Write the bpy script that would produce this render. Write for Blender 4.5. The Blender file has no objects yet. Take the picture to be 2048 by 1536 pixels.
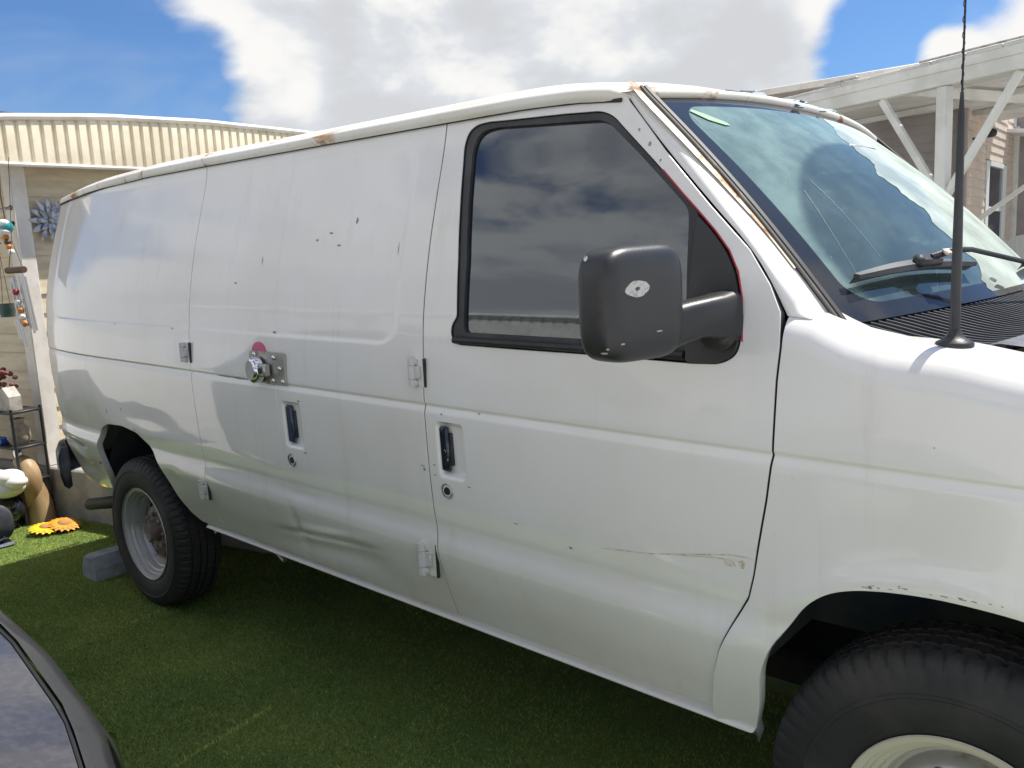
import bpy, bmesh, math, random
import numpy as np
from mathutils import Vector, Matrix
random.seed(7); np.random.seed(7)
SC = bpy.context.scene
COL = SC.collection

# ------------------------------------------------------------------ camera
F_PX, CAM = 1668.263, Vector((3.864, -1.605, 1.569))
YAW, PITCH, ROLL = 0.726, 0.153, -0.051
def camera():
    cy, sy, cp, sp = math.cos(YAW), math.sin(YAW), math.cos(PITCH), math.sin(PITCH)
    fwd = Vector((-sy*cp, cy*cp, -sp)); right = Vector((cy, sy, 0)); up = right.cross(fwd)
    r2 = right*math.cos(ROLL)+up*math.sin(ROLL); u2 = up*math.cos(ROLL)-right*math.sin(ROLL)
    cd = bpy.data.cameras.new('camera'); co = bpy.data.objects.new('camera', cd); COL.objects.link(co)
    cd.sensor_width = 36; cd.lens = 36*F_PX/2048; cd.clip_start = 0.05; cd.clip_end = 4000
    m = Matrix.Identity(4)
    for i in range(3):
        m[i][0] = r2[i]; m[i][1] = u2[i]; m[i][2] = -fwd[i]; m[i][3] = CAM[i]
    co.matrix_world = m
    SC.camera = co
camera()

# ------------------------------------------------------------------ sky, sun, exposure
TO_SUN = Vector((0.20, 0.52, 1.0)).normalized()
SUN_EL = math.asin(TO_SUN.z); SUN_AZ = math.atan2(TO_SUN.x, TO_SUN.y)
def world():
    w = bpy.data.worlds.new('World'); SC.world = w; w.use_nodes = True
    nt = w.node_tree; nt.nodes.clear(); N = nt.nodes.new; L = nt.links.new
    def mth(op, a, b=None, c=None, clamp=False):
        n = N('ShaderNodeMath'); n.operation = op; n.use_clamp = clamp
        for i, v in enumerate((a, b, c)):
            if v is None: continue
            if hasattr(v, 'links'): L(v, n.inputs[i])
            else: n.inputs[i].default_value = v
        return n.outputs[0]
    def mr(v, a, b, c, d, t='SMOOTHSTEP'):
        n = N('ShaderNodeMapRange'); n.interpolation_type = t; n.clamp = True if hasattr(n, 'clamp') else True
        L(v, n.inputs[0])
        for i, k in enumerate((a, b, c, d)): n.inputs[i+1].default_value = k
        return n.outputs[0]
    out = N('ShaderNodeOutputWorld'); bg = N('ShaderNodeBackground'); bg.inputs[1].default_value = 0.12
    sky = N('ShaderNodeTexSky'); sky.sky_type = 'NISHITA'; sky.sun_disc = False
    sky.sun_elevation = SUN_EL; sky.sun_rotation = SUN_AZ
    sky.air_density = 1.0; sky.dust_density = 0.6; sky.ozone_density = 2.2; sky.altitude = 10
    tc = N('ShaderNodeTexCoord'); sep = N('ShaderNodeSeparateXYZ'); L(tc.outputs['Generated'], sep.inputs[0])
    comb = N('ShaderNodeCombineXYZ'); L(mth('MULTIPLY', sep.outputs[0], 1.0), comb.inputs[0]); L(mth('MULTIPLY', sep.outputs[1], 1.0), comb.inputs[1]); L(mth('MULTIPLY_ADD', sep.outputs[2], 1.9, 4.3), comb.inputs[2])
    def noise(vec, scale, det, rough, dist=0.0):
        n = N('ShaderNodeTexNoise'); L(vec, n.inputs['Vector']); n.inputs['Scale'].default_value = scale
        n.inputs['Detail'].default_value = det; n.inputs['Roughness'].default_value = rough; n.inputs['Distortion'].default_value = dist
        return n.outputs['Fac']
    n1 = noise(comb.outputs[0], 2.9, 9, 0.53, 0.2)
    # heaped and clear stretches of the cloud deck
    def blob(d, width, wgt):
        v = N('ShaderNodeVectorMath'); v.operation = 'DOT_PRODUCT'; L(tc.outputs['Generated'], v.inputs[0]); v.inputs[1].default_value = Vector(d).normalized()
        return mth('MULTIPLY', mr(v.outputs['Value'], math.cos(math.radians(width)), 1.0, 0.0, 1.0), wgt)
    dens = n1
    for d, wd, g in [((-.80,.55,.25),13,.12), ((-.74,.61,.25),17,.15), ((-.63,.74,.23),15,.12), ((-.50,.83,.23),15,.13), ((-.41,.885,.22),9,.09), ((-.19,.965,.20),6,.20), ((-.248,.954,.160),3.2,.17),
                     ((-.93,.30,.24),18,-.26), ((-.88,.42,.22),8,-.10), ((-.83,.535,.175),6,-.14), ((-.285,.935,.225),7,-.24), ((-.333,.927,.174),5,-.06), ((-.78,.60,.175),3.5,-.10), ((.07,.85,.50),34,-.24), ((-.6,-.75,.25),45,.13), ((-.68,-.73,.08),22,.16)]:
        dens = mth('ADD', dens, blob(d, wd, g))
    off = N('ShaderNodeVectorMath'); off.operation = 'ADD'; L(comb.outputs[0], off.inputs[0]); off.inputs[1].default_value = (.01, .03, .10)
    n2 = noise(off.outputs[0], 2.9, 5, 0.55, 0.15)
    fine = noise(comb.outputs[0], 11.0, 6, 0.6, 0.3)
    mask = mr(dens, 0.43, 0.58, 0.0, 1.0)
    lit = mth('ADD', mth('MULTIPLY', mth('SUBTRACT', n1, n2), 2.8), mth('MULTIPLY', fine, 0.55))
    thick = mr(dens, 0.60, 0.84, 0.10, -0.22)
    shade = mr(mth('ADD', lit, thick), -0.06, 0.52, 0.0, 1.0)
    cr = N('ShaderNodeValToRGB'); cr.color_ramp.elements[0].color = (3.25, 3.32, 3.45, 1); cr.color_ramp.elements[1].color = (4.75, 4.7, 4.6, 1)
    e = cr.color_ramp.elements.new(0.45); e.color = (3.60, 3.72, 3.90, 1)
    L(shade, cr.inputs[0])
    tint = N('ShaderNodeMix'); tint.data_type = 'RGBA'; tint.blend_type = 'MULTIPLY'; tint.inputs[0].default_value = 1.0
    L(sky.outputs[0], tint.inputs[6]); tint.inputs[7].default_value = (0.30, 0.45, 0.63, 1)
    mx = N('ShaderNodeMix'); mx.data_type = 'RGBA'
    thin = mr(noise(comb.outputs[0], 4.6, 5, 0.5, 0.8), 0.46, 0.78, 0.02, 0.20); mask = mth('MAXIMUM', mask, thin)
    L(mask, mx.inputs[0]); L(tint.outputs[2], mx.inputs[6]); L(cr.outputs[0], mx.inputs[7])
    hz = N('ShaderNodeMix'); hz.data_type = 'RGBA'; L(mr(sep.outputs[2], 0.0, 0.17, 0.85, 0.0), hz.inputs[0]); L(mx.outputs[2], hz.inputs[6]); hz.inputs[7].default_value = (4.5, 4.55, 4.65, 1)
    L(hz.outputs[2], bg.inputs[0]); L(bg.outputs[0], out.inputs[0])
    sd = bpy.data.lights.new('sun', 'SUN'); sd.energy = 4.2; sd.angle = math.radians(0.53); sd.color = (1.0, 0.955, 0.88)
    so = bpy.data.objects.new('sun', sd); COL.objects.link(so); so.location = (0, 0, 30)
    so.rotation_euler = (-TO_SUN).to_track_quat('-Z', 'Y').to_euler()
world()
SC.view_settings.view_transform = 'Standard'; SC.view_settings.look = 'None'
SC.view_settings.gamma = 1; SC.view_settings.exposure = 0.76
try: SC.view_settings.use_curve_mapping = False
except Exception: pass
SC.cycles.max_bounces = 8; SC.cycles.transparent_max_bounces = 12; SC.cycles.caustics_reflective = False; SC.cycles.caustics_refractive = False
SC.cycles.use_denoising = True

# ------------------------------------------------------------------ helpers
def tag(o, label=None, cat=None, group=None, kind=None):
    if label: o['label'] = label
    if cat: o['category'] = cat
    if group: o['group'] = group
    if kind: o['kind'] = kind
    return o
def attach(o, parent):
    if parent is not None:
        o.parent = parent
        if parent.type == 'EMPTY': o.matrix_parent_inverse = Matrix.Translation(-parent.location)
def empty(name, loc, label=None, cat=None, group=None):
    o = bpy.data.objects.new(name, None); o.location = loc; o.empty_display_size = 0.1; COL.objects.link(o)
    return tag(o, label, cat, group)
def from_mesh(name, me, parent=None):
    o = bpy.data.objects.new(name, me); COL.objects.link(o); attach(o, parent); return o
def raw(name, verts, faces, mat, parent=None, smooth=True, sharp=38, uv=None):
    me = bpy.data.meshes.new(name); me.from_pydata([tuple(map(float, v)) for v in verts], [], faces); me.update()
    if smooth:
        me.polygons.foreach_set('use_smooth', [True]*len(me.polygons))
        if sharp: me.set_sharp_from_angle(angle=math.radians(sharp))
    if uv is not None:
        l = me.uv_layers.new(name='UVMap'); idx = np.zeros(len(me.loops), dtype=np.int32); me.loops.foreach_get('vertex_index', idx)
        l.data.foreach_set('uv', np.asarray(uv, dtype=np.float32)[idx].ravel())
    me.materials.append(mat)
    return from_mesh(name, me, parent)
class MB:
    def __init__(s): s.v = []; s.f = []
    def add(s, vs, fs):
        b = len(s.v); s.v += [tuple(v) for v in vs]; s.f += [tuple(i+b for i in f) for f in fs]; return s
    def box(s, c, d, bev=0.0, rot=None):
        h = [k/2 for k in d]; c = Vector(c)
        T = (lambda p: c+(rot @ Vector(p))) if rot is not None else (lambda p: c+Vector(p))
        if bev <= 0:
            vs = [T((sx*h[0], sy*h[1], sz*h[2])) for sx in (-1,1) for sy in (-1,1) for sz in (-1,1)]
            return s.add(vs, [(0,1,3,2),(4,6,7,5),(0,4,5,1),(2,3,7,6),(0,2,6,4),(1,5,7,3)])
        b = min(bev, min(h)*.95); ix = {}; vs = []
        for sx in (-1,1):
            for sy in (-1,1):
                for sz in (-1,1):
                    for a in range(3):
                        p = [sx*(h[0]-b), sy*(h[1]-b), sz*(h[2]-b)]; p[a] = (sx,sy,sz)[a]*h[a]
                        ix[(sx,sy,sz,a)] = len(vs); vs.append(T(p))
        fs = []; q = [(-1,-1),(1,-1),(1,1),(-1,1)]
        for a in range(3):
            for sg in (-1,1):
                f = []
                for u, v in q:
                    k = [0,0,0]; k[a] = sg; k[(a+1)%3] = u; k[(a+2)%3] = v; f.append(ix[(*k, a)])
                fs.append(tuple(f if sg > 0 else f[::-1]))
        for a in range(3):
            b2, c2 = (a+1)%3, (a+2)%3
            for u in (-1,1):
                for v in (-1,1):
                    def K(t, ax):
                        k = [0,0,0]; k[a] = t; k[b2] = u; k[c2] = v; return ix[(*k, ax)]
                    f = (K(-1,b2), K(1,b2), K(1,c2), K(-1,c2)); fs.append(f if u*v > 0 else f[::-1])
        for sx in (-1,1):
            for sy in (-1,1):
                for sz in (-1,1):
                    f = tuple(ix[(sx,sy,sz,a)] for a in range(3)); fs.append(f if sx*sy*sz > 0 else f[::-1])
        return s.add(vs, fs)
    def tube(s, pts, rad, seg=10, caps=True):
        pts = [Vector(p) for p in pts]; n = len(pts)
        if not hasattr(rad, '__len__'): rad = [rad]*n
        rings = []; ref = None; vs = []
        for i, p in enumerate(pts):
            t = (pts[min(i+1, n-1)]-pts[max(i-1, 0)]).normalized()
            if ref is None: ref = Vector((0,0,1)) if abs(t.z) < .9 else Vector((1,0,0))
            a = (ref-t*ref.dot(t)).normalized(); b = t.cross(a); ref = a
            for k in range(seg):
                th = 2*math.pi*k/seg; vs.append(p+(a*math.cos(th)+b*math.sin(th))*rad[i])
        fs = []
        for i in range(n-1):
            for k in range(seg):
                k2 = (k+1) % seg; fs.append((i*seg+k, i*seg+k2, (i+1)*seg+k2, (i+1)*seg+k))
        if caps: fs.append(tuple(range(seg))[::-1]); fs.append(tuple((n-1)*seg+k for k in range(seg)))
        return s.add(vs, fs)
    def revolve(s, prof, c, axis, seg=24, closed=False):
        # prof: (along axis, radius)
        ax = Vector(axis).normalized(); ref = Vector((0,0,1)) if abs(ax.z) < .9 else Vector((1,0,0))
        a = (ref-ax*ref.dot(ax)).normalized(); b = ax.cross(a); c = Vector(c); vs = []; m = len(prof)
        for k in range(seg):
            th = 2*math.pi*k/seg; d = a*math.cos(th)+b*math.sin(th)
            for (h, r) in prof: vs.append(c+ax*h+d*r)
        fs = []
        for k in range(seg):
            k2 = (k+1) % seg
            for i in range(m-1): fs.append((k*m+i, k2*m+i, k2*m+i+1, k*m+i+1))
        return s.add(vs, fs)
    def ellip(s, c, r, seg=16, rings=10, p=2.0, rot=None):
        c = Vector(c); vs = []; g = lambda t: math.copysign(abs(t)**(2.0/p), t)
        for i in range(rings+1):
            ph = -math.pi/2+math.pi*i/rings
            for k in range(seg):
                th = 2*math.pi*k/seg
                v = Vector((r[0]*g(math.cos(ph))*g(math.cos(th)), r[1]*g(math.cos(ph))*g(math.sin(th)), r[2]*g(math.sin(ph))))
                vs.append(c+(rot @ v if rot is not None else v))
        fs = [(i*seg+k, i*seg+(k+1) % seg, (i+1)*seg+(k+1) % seg, (i+1)*seg+k) for i in range(rings) for k in range(seg)]
        return s.add(vs, fs)
    def prism(s, poly, o, ux, uy, depth):
        # polygon (2D) in plane o,ux,uy extruded along depth vector
        o = Vector(o); ux = Vector(ux); uy = Vector(uy); dv = Vector(depth); n = len(poly)
        a = [o+ux*p[0]+uy*p[1] for p in poly]; b = [p+dv for p in a]
        fs = [tuple(range(n))[::-1], tuple(range(n, 2*n))]+[(i, (i+1) % n, n+(i+1) % n, n+i) for i in range(n)]
        return s.add(a+b, fs)
    def build(s, name, mat, parent=None, smooth=True, sharp=38, fix=True):
        me = bpy.data.meshes.new(name); me.from_pydata(s.v, [], s.f)
        bm = bmesh.new(); bm.from_mesh(me); bmesh.ops.remove_doubles(bm, verts=bm.verts, dist=1e-6)
        if fix: bmesh.ops.recalc_face_normals(bm, faces=bm.faces)
        bm.to_mesh(me); bm.free()
        if smooth:
            me.polygons.foreach_set('use_smooth', [True]*len(me.polygons)); me.set_sharp_from_angle(angle=math.radians(sharp))
        me.materials.append(mat)
        return from_mesh(name, me, parent)
def copy_tree(o, parent=None, mirror=None):
    c = o.copy(); COL.objects.link(c)
    for k in ('label', 'category', 'group'):
        if parent is not None and k in c: del c[k]
    if parent is not None: attach(c, parent)
    if mirror is not None: c.scale = (1, -1, 1); c.location = (0, mirror, 0)
    for ch in list(o.children): 
        d = ch.copy(); COL.objects.link(d); d.parent = c
        for g in list(ch.children):
            e = g.copy(); COL.objects.link(e); e.parent = d
    return c
def smooth_poly(pts, it=2, closed=True):
    p = [tuple(q) for q in pts]
    for _ in range(it):
        q = []; n = len(p)
        for i in range(n if closed else n-1):
            a, b = p[i], p[(i+1) % n]
            q += [tuple(a[k]*.75+b[k]*.25 for k in range(len(a))), tuple(a[k]*.25+b[k]*.75 for k in range(len(a)))]
        if not closed: q = [p[0]]+q+[p[-1]]
        p = q
    return p

def dense(pts, step=.03):
    o = []; n = len(pts)
    for i in range(n):
        a, b = pts[i], pts[(i+1) % n]; k = max(1, int(math.hypot(b[0]-a[0], b[1]-a[1])/step))
        o += [(a[0]+(b[0]-a[0])*j/k, a[1]+(b[1]-a[1])*j/k) for j in range(k)]
    return o

# ------------------------------------------------------------------ materials
def principled(name, col, rough=.5, metal=0.0, col2=None, nscale=4.0, nrange=(.4, .65), bump=0.0, bscale=60.0, coat=0.0, spec=.5, detail=6, rough2=None, stretch=None, dist=0.0):
    m = bpy.data.materials.new(name); m.use_nodes = True; nt = m.node_tree; N = nt.nodes.new; L = nt.links.new
    b = nt.nodes['Principled BSDF']; b.inputs['Base Color'].default_value = (*col, 1); b.inputs['Roughness'].default_value = rough
    b.inputs['Metallic'].default_value = metal; b.inputs['Specular IOR Level'].default_value = spec
    if coat: b.inputs['Coat Weight'].default_value = coat; b.inputs['Coat Roughness'].default_value = .04
    tc = N('ShaderNodeTexCoord'); vec = tc.outputs['Object']
    if stretch:
        mp = N('ShaderNodeMapping'); mp.inputs['Scale'].default_value = stretch; L(vec, mp.inputs[0]); vec = mp.outputs[0]
    if col2 is not None:
        n = N('ShaderNodeTexNoise'); n.inputs['Scale'].default_value = nscale; n.inputs['Detail'].default_value = detail; n.inputs['Roughness'].default_value = .6
        n.inputs['Distortion'].default_value = dist; L(vec, n.inputs['Vector'])
        r = N('ShaderNodeMapRange'); r.interpolation_type = 'SMOOTHSTEP'; r.inputs[1].default_value = nrange[0]; r.inputs[2].default_value = nrange[1]; L(n.outputs['Fac'], r.inputs[0])
        x = N('ShaderNodeMix'); x.data_type = 'RGBA'; L(r.outputs[0], x.inputs[0]); x.inputs[6].default_value = (*col, 1); x.inputs[7].default_value = (*col2, 1)
        L(x.outputs[2], b.inputs['Base Color'])
        if rough2 is not None:
            y = N('ShaderNodeMapRange'); L(r.outputs[0], y.inputs[0]); y.inputs[3].default_value = rough; y.inputs[4].default_value = rough2; L(y.outputs[0], b.inputs['Roughness'])
    if bump:
        n = N('ShaderNodeTexNoise'); n.inputs['Scale'].default_value = bscale; n.inputs['Detail'].default_value = 5; L(vec, n.inputs['Vector'])
        bp = N('ShaderNodeBump'); bp.inputs['Strength'].default_value = bump; bp.inputs['Distance'].default_value = .01; L(n.outputs['Fac'], bp.inputs['Height']); L(bp.outputs[0], b.inputs['Normal'])
    return m
def paint_material(name, col=(.815, .80, .775), rust=0.0, grime=.35):
    m = principled(name, col, rough=.30, coat=1.0); nt = m.node_tree; N = nt.nodes.new; L = nt.links.new; b = nt.nodes['Principled BSDF']
    tc = N('ShaderNodeTexCoord')
    def noise(scale, det, rough=.55, dist=0.0, st=None):
        n = N('ShaderNodeTexNoise'); n.inputs['Scale'].default_value = scale; n.inputs['Detail'].default_value = det; n.inputs['Roughness'].default_value = rough; n.inputs['Distortion'].default_value = dist
        if st:
            mp = N('ShaderNodeMapping'); mp.inputs['Scale'].default_value = st; L(tc.outputs['Object'], mp.inputs[0]); L(mp.outputs[0], n.inputs['Vector'])
        else: L(tc.outputs['Object'], n.inputs['Vector'])
        return n.outputs['Fac']
    def rng(v, a, c, lo=0.0, hi=1.0):
        r = N('ShaderNodeMapRange'); r.interpolation_type = 'SMOOTHSTEP'; L(v, r.inputs[0])
        for i, k in enumerate((a, c, lo, hi)): r.inputs[i+1].default_value = k
        return r.outputs[0]
    def mix(f, a, c2):
        x = N('ShaderNodeMix'); x.data_type = 'RGBA'
        if hasattr(f, 'links'): L(f, x.inputs[0])
        else: x.inputs[0].default_value = f
        for i, v in ((6, a), (7, c2)):
            if hasattr(v, 'links'): L(v, x.inputs[i])
            else: x.inputs[i].default_value = (*v, 1)
        return x.outputs[2]
    def mul(a, c2):
        n = N('ShaderNodeMath'); n.operation = 'MULTIPLY'
        for i, v in enumerate((a, c2)):
            if hasattr(v, 'links'): L(v, n.inputs[i])
            else: n.inputs[i].default_value = v
        return n.outputs[0]
    c = mix(rng(noise(1.7, 5), .42, .72, 0, grime), col, (.66, .62, .52))
    # run-down streaks of grime
    c = mix(rng(noise(11, 5, .65, 0, (1.0, 1.0, .07)), .55, .80, 0, .30), c, (.50, .46, .38))
    # small chips down to primer
    vo = N('ShaderNodeTexVoronoi'); vo.inputs['Scale'].default_value = 5.5; L(tc.outputs['Object'], vo.inputs['Vector'])
    sp = N('ShaderNodeSeparateColor'); L(vo.outputs['Color'], sp.inputs[0])
    ad = N('ShaderNodeMath'); ad.operation = 'ADD'; L(vo.outputs['Distance'], ad.inputs[0]); L(rng(noise(90, 4), .3, .7, -.012, .012), ad.inputs[1])
    chip = mul(rng(ad.outputs[0], .006, .013, 1, 0), rng(sp.outputs[0], .62, .64))
    c = mix(chip, c, (.045, .05, .055))
    if rust:
        rn = rng(noise(6.5, 8, .62, .6, (1, 1, 1.5)), .62-rust*.16, .70-rust*.12)
        rc = mix(rng(noise(23, 5), .4, .65), (.30, .11, .025), (.47, .26, .09))
        c = mix(rn, c, rc)
        rr = N('ShaderNodeMapRange'); L(rn, rr.inputs[0]); rr.inputs[3].default_value = .45; rr.inputs[4].default_value = .9; L(rr.outputs[0], b.inputs['Roughness'])
        b.inputs['Coat Weight'].default_value = .1
    c = mix(rng(noise(38, 6, .7), .60, .78, 0, .16), c, (.42, .39, .33))
    L(c, b.inputs['Base Color'])
    rgh = rng(noise(5, 6, .65), .35, .7, .02, .08); L(rgh, b.inputs['Coat Roughness'])
    # panel waviness: hand-sized dents that bend the reflections
    bp = N('ShaderNodeBump'); bp.inputs['Strength'].default_value = .42; bp.inputs['Distance'].default_value = .010
    hm = N('ShaderNodeMath'); hm.operation = 'MULTIPLY_ADD'; L(noise(2.3, 1.2), hm.inputs[0]); hm.inputs[1].default_value = 1.0; L(mul(noise(9, 2), .06), hm.inputs[2])
    L(hm.outputs[0], bp.inputs['Height']); L(bp.outputs[0], b.inputs['Normal']); L(bp.outputs[0], b.inputs['Coat Normal'])
    return m
M = {}
M['paint'] = paint_material('white_paint')
M['paint_rust'] = paint_material('weathered_white_paint', (.80, .78, .72), rust=.22, grime=.95)
M['paint_sill'] = paint_material('sill_paint', (.78, .77, .74), rust=-.15, grime=.5)
M['paint_pillar'] = paint_material('rusty_pillar_paint', (.70, .62, .46), rust=.85, grime=.8)
M['black'] = principled('black_plastic', (.022, .023, .026), .42, col2=(.045, .045, .048), nscale=7, bump=.12, bscale=420)
M['mirror_plastic'] = principled('grained_mirror_plastic', (.024, .024, .026), .36, col2=(.05, .05, .05), nscale=9, nrange=(.5, .75), bump=.10, bscale=700)
M['cowl'] = principled('faded_cowl_plastic', (.035, .036, .042), .5, col2=(.075, .077, .085), nscale=5, bump=.06, bscale=300)
M['cowl_dust'] = principled('dusty_cowl_plastic', (.085, .09, .105), .55, col2=(.15, .155, .17), nscale=14, bump=.15, bscale=240)
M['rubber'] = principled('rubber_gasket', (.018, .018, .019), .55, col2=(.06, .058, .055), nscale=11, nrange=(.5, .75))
M['rubber_worn'] = principled('sun_bleached_rubber', (.10, .095, .09), .6, col2=(.30, .27, .22), nscale=14, nrange=(.5, .75))
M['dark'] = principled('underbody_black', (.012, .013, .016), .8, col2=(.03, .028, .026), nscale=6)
M['well'] = principled('wheel_well_liner', (.060, .072, .088), .7, col2=(.10, .10, .105), nscale=7, bump=.2, bscale=30)
M['tyre'] = principled('tyre_rubber', (.018, .018, .020), .7, col2=(.050, .046, .042), nscale=5, nrange=(.4, .75), bump=.12, bscale=130)
M['rim'] = principled('worn_steel_rim', (.46, .46, .46), .36, .35, col2=(.20, .12, .07), nscale=9, nrange=(.56, .74), rough2=.8, bump=.1, bscale=60)
M['rim_cream'] = principled('cream_painted_rim', (.66, .62, .50), .4, 0, col2=(.34, .20, .10), nscale=8, nrange=(.60, .76), rough2=.8)
M['hubrust'] = principled('rusty_hub', (.19, .15, .125), .7, .2, col2=(.40, .38, .36), nscale=16, nrange=(.45, .7), bump=.3, bscale=60)
M['steel'] = principled('worn_steel', (.48, .47, .45), .38, .85, col2=(.20, .19, .17), nscale=18, nrange=(.48, .75), rough2=.6)
M['chrome'] = principled('chrome', (.75, .75, .76), .10, 1.0)
M['handle'] = principled('flaking_black_handle', (.012, .018, .030), .22, col2=(.55, .53, .42), nscale=70, nrange=(.62, .68), coat=.4)
M['handle_blue'] = principled('worn_dark_blue_handle', (.022, .040, .070), .25, col2=(.60, .60, .58), nscale=24, nrange=(.66, .70), coat=.4)
M['lock'] = principled('lock_cylinder', (.05, .052, .055), .35, .6)
M['hinge'] = principled('hinge_paint', (.60, .59, .57), .45, col2=(.30, .29, .28), nscale=60, nrange=(.55, .75))
M['pink'] = principled('pink_sticker', (.60, .10, .20), .45)
M['red'] = principled('red_sealant', (.42, .035, .045), .5)
M['rustmark'] = principled('rust_scratch', (.46, .32, .19), .7, col2=(.70, .64, .55), nscale=70, nrange=(.40, .58))
M['chipmark'] = principled('dark_chip', (.16, .17, .175), .6, col2=(.45, .45, .44), nscale=220)
M['scuff'] = principled('pale_scuff', (.46, .46, .45), .7, col2=(.26, .26, .26), nscale=120, nrange=(.45, .7))
M['seat'] = principled('grey_seat_fabric', (.10, .105, .115), .9)
M['dash'] = principled('dashboard_grey', (.17, .18, .18), .7, col2=(.28, .28, .26), nscale=3)
M['concrete'] = principled('concrete', (.33, .325, .31), .85, col2=(.22, .22, .215), nscale=5, bump=.35, bscale=40)
M['stopgrey'] = principled('parking_stop_concrete', (.30, .33, .36), .85, col2=(.20, .22, .24), nscale=9, bump=.4, bscale=70)
M['siding'] = principled('cream_siding', (.66, .57, .41), .6, col2=(.53, .45, .31), nscale=2.5, bump=.05, bscale=90, stretch=(1, 1, 6))
M['fascia'] = principled('cream_fascia', (.78, .70, .53), .5, col2=(.68, .60, .44), nscale=4, bump=.05, bscale=50)
M['trim'] = principled('white_trim', (.78, .74, .68), .5, col2=(.64, .60, .54), nscale=4)
M['roofdark'] = principled('dark_roofing', (.05, .05, .055), .9)
M['soffit'] = principled('tan_soffit', (.34, .30, .24), .8)
M['beam'] = principled('white_carport_aluminium', (.76, .76, .74), .45, col2=(.62, .62, .59), nscale=3)
M['pan'] = principled('carport_roof_pan', (.70, .69, .66), .5, col2=(.58, .57, .54), nscale=2)
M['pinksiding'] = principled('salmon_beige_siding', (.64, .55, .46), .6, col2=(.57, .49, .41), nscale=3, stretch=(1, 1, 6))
M['shadesiding'] = principled('shaded_beige_siding', (.34, .31, .31), .65, col2=(.29, .265, .27), nscale=3)  # darker grey copy of the beige siding, wall shade put into its colour
M['winframe'] = principled('white_window_frame', (.74, .78, .76), .4)
M['gate'] = principled('grey_vinyl_gate', (.50, .50, .48), .55, col2=(.44, .44, .42), nscale=4, stretch=(8, 8, .4))
M['numeral'] = principled('cream_numeral', (.76, .76, .62), .5)
M['screen'] = principled('insect_screen', (.05, .055, .07), .5)
M['tan'] = principled('tan_carved_wood', (.42, .29, .155), .5, col2=(.28, .18, .09), nscale=7, dist=1.0, stretch=(1, 1, .35))
M['white_ceramic'] = principled('white_ceramic', (.80, .80, .77), .35, col2=(.68, .66, .60), nscale=8)
M['glassball'] = principled('teal_glass', (.03, .30, .32), .08)
M['orange'] = principled('orange_bead', (.55, .22, .05), .4)
M['blackmetal'] = principled('black_wire', (.02, .02, .022), .5)
M['teal'] = principled('teal_pot', (.035, .09, .085), .5, col2=(.10, .11, .10), nscale=20)
M['bluebox'] = principled('blue_box', (.03, .11, .42), .5)
M['redflower'] = principled('dried_red_flowers', (.20, .06, .05), .8)
M['wood'] = principled('dark_wood', (.10, .055, .035), .6)
M['chime'] = principled('chime_tube', (.55, .53, .48), .35, .7)
M['snow'] = principled('brushed_metal_flower', (.48, .50, .54), .35, .7, col2=(.25, .26, .30), nscale=30)
M['yellow'] = principled('yellow_petal', (.80, .52, .01), .55, col2=(.72, .40, .01), nscale=14)
M['orangepetal'] = principled('orange_petal', (.62, .29, .02), .55, col2=(.50, .20, .02), nscale=14)
M['disc'] = principled('flower_centre', (.40, .20, .06), .8, bump=.5, bscale=200)
M['carpaint'] = principled('dark_grey_metallic', (.050, .048, .058), .30, .55, col2=(.075, .072, .085), nscale=60, coat=.9, bump=.02, bscale=4)
M['dustpaint'] = principled('dusty_grey_metallic', (.038, .038, .042), .36, .35, col2=(.062, .060, .060), nscale=300, nrange=(.45, .75), coat=.5)
M['carglass'] = principled('car_glass', (.012, .014, .016), .03, coat=1.0)
M['lens'] = principled('headlight_lens', (.45, .47, .48), .06, .3, coat=1.0)
M['homesiding'] = principled('ribbed_home_siding', (.60, .58, .54), .55, col2=(.52, .50, .47), nscale=2)
def glass_material(name, tint, ior, dust, dustcol):
    m = bpy.data.materials.new(name); m.use_nodes = True; nt = m.node_tree; nt.nodes.clear(); N = nt.nodes.new; L = nt.links.new
    out = N('ShaderNodeOutputMaterial'); tr = N('ShaderNodeBsdfTransparent'); tr.inputs[0].default_value = (*tint, 1)
    gl = N('ShaderNodeBsdfGlossy'); gl.inputs['Roughness'].default_value = .015; gl.inputs[0].default_value = (1, 1, 1, 1)
    fr = N('ShaderNodeFresnel'); fr.inputs[0].default_value = ior
    mx = N('ShaderNodeMixShader'); L(fr.outputs[0], mx.inputs[0]); L(tr.outputs[0], mx.inputs[1]); L(gl.outputs[0], mx.inputs[2])
    gl.inputs[0].default_value = (.88, .94, 1, 1)
    df = N('ShaderNodeBsdfDiffuse'); df.inputs[0].default_value = (*dustcol, 1)
    m2 = N('ShaderNodeMixShader'); L(mx.outputs[0], m2.inputs[1]); L(df.outputs[0], m2.inputs[2])
    L(m2.outputs[0], out.inputs[0])
    tc = N('ShaderNodeTexCoord'); n = N('ShaderNodeTexNoise'); n.inputs['Scale'].default_value = 6; n.inputs['Detail'].default_value = 8; L(tc.outputs['Object'], n.inputs['Vector'])
    r = N('ShaderNodeMapRange'); L(n.outputs['Fac'], r.inputs[0]); r.inputs[1].default_value = .35; r.inputs[2].default_value = .7; r.inputs[3].default_value = dust*.5; r.inputs[4].default_value = dust
    L(r.outputs[0], m2.inputs[0])
    return m
M['tinted'] = glass_material('tinted_window_glass', (.030, .030, .034), 2.35, .02, (.4, .4, .4))
M['housewin'] = glass_material('house_window_glass', (.25, .30, .32), 1.9, .02, (.5, .5, .5))

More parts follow.
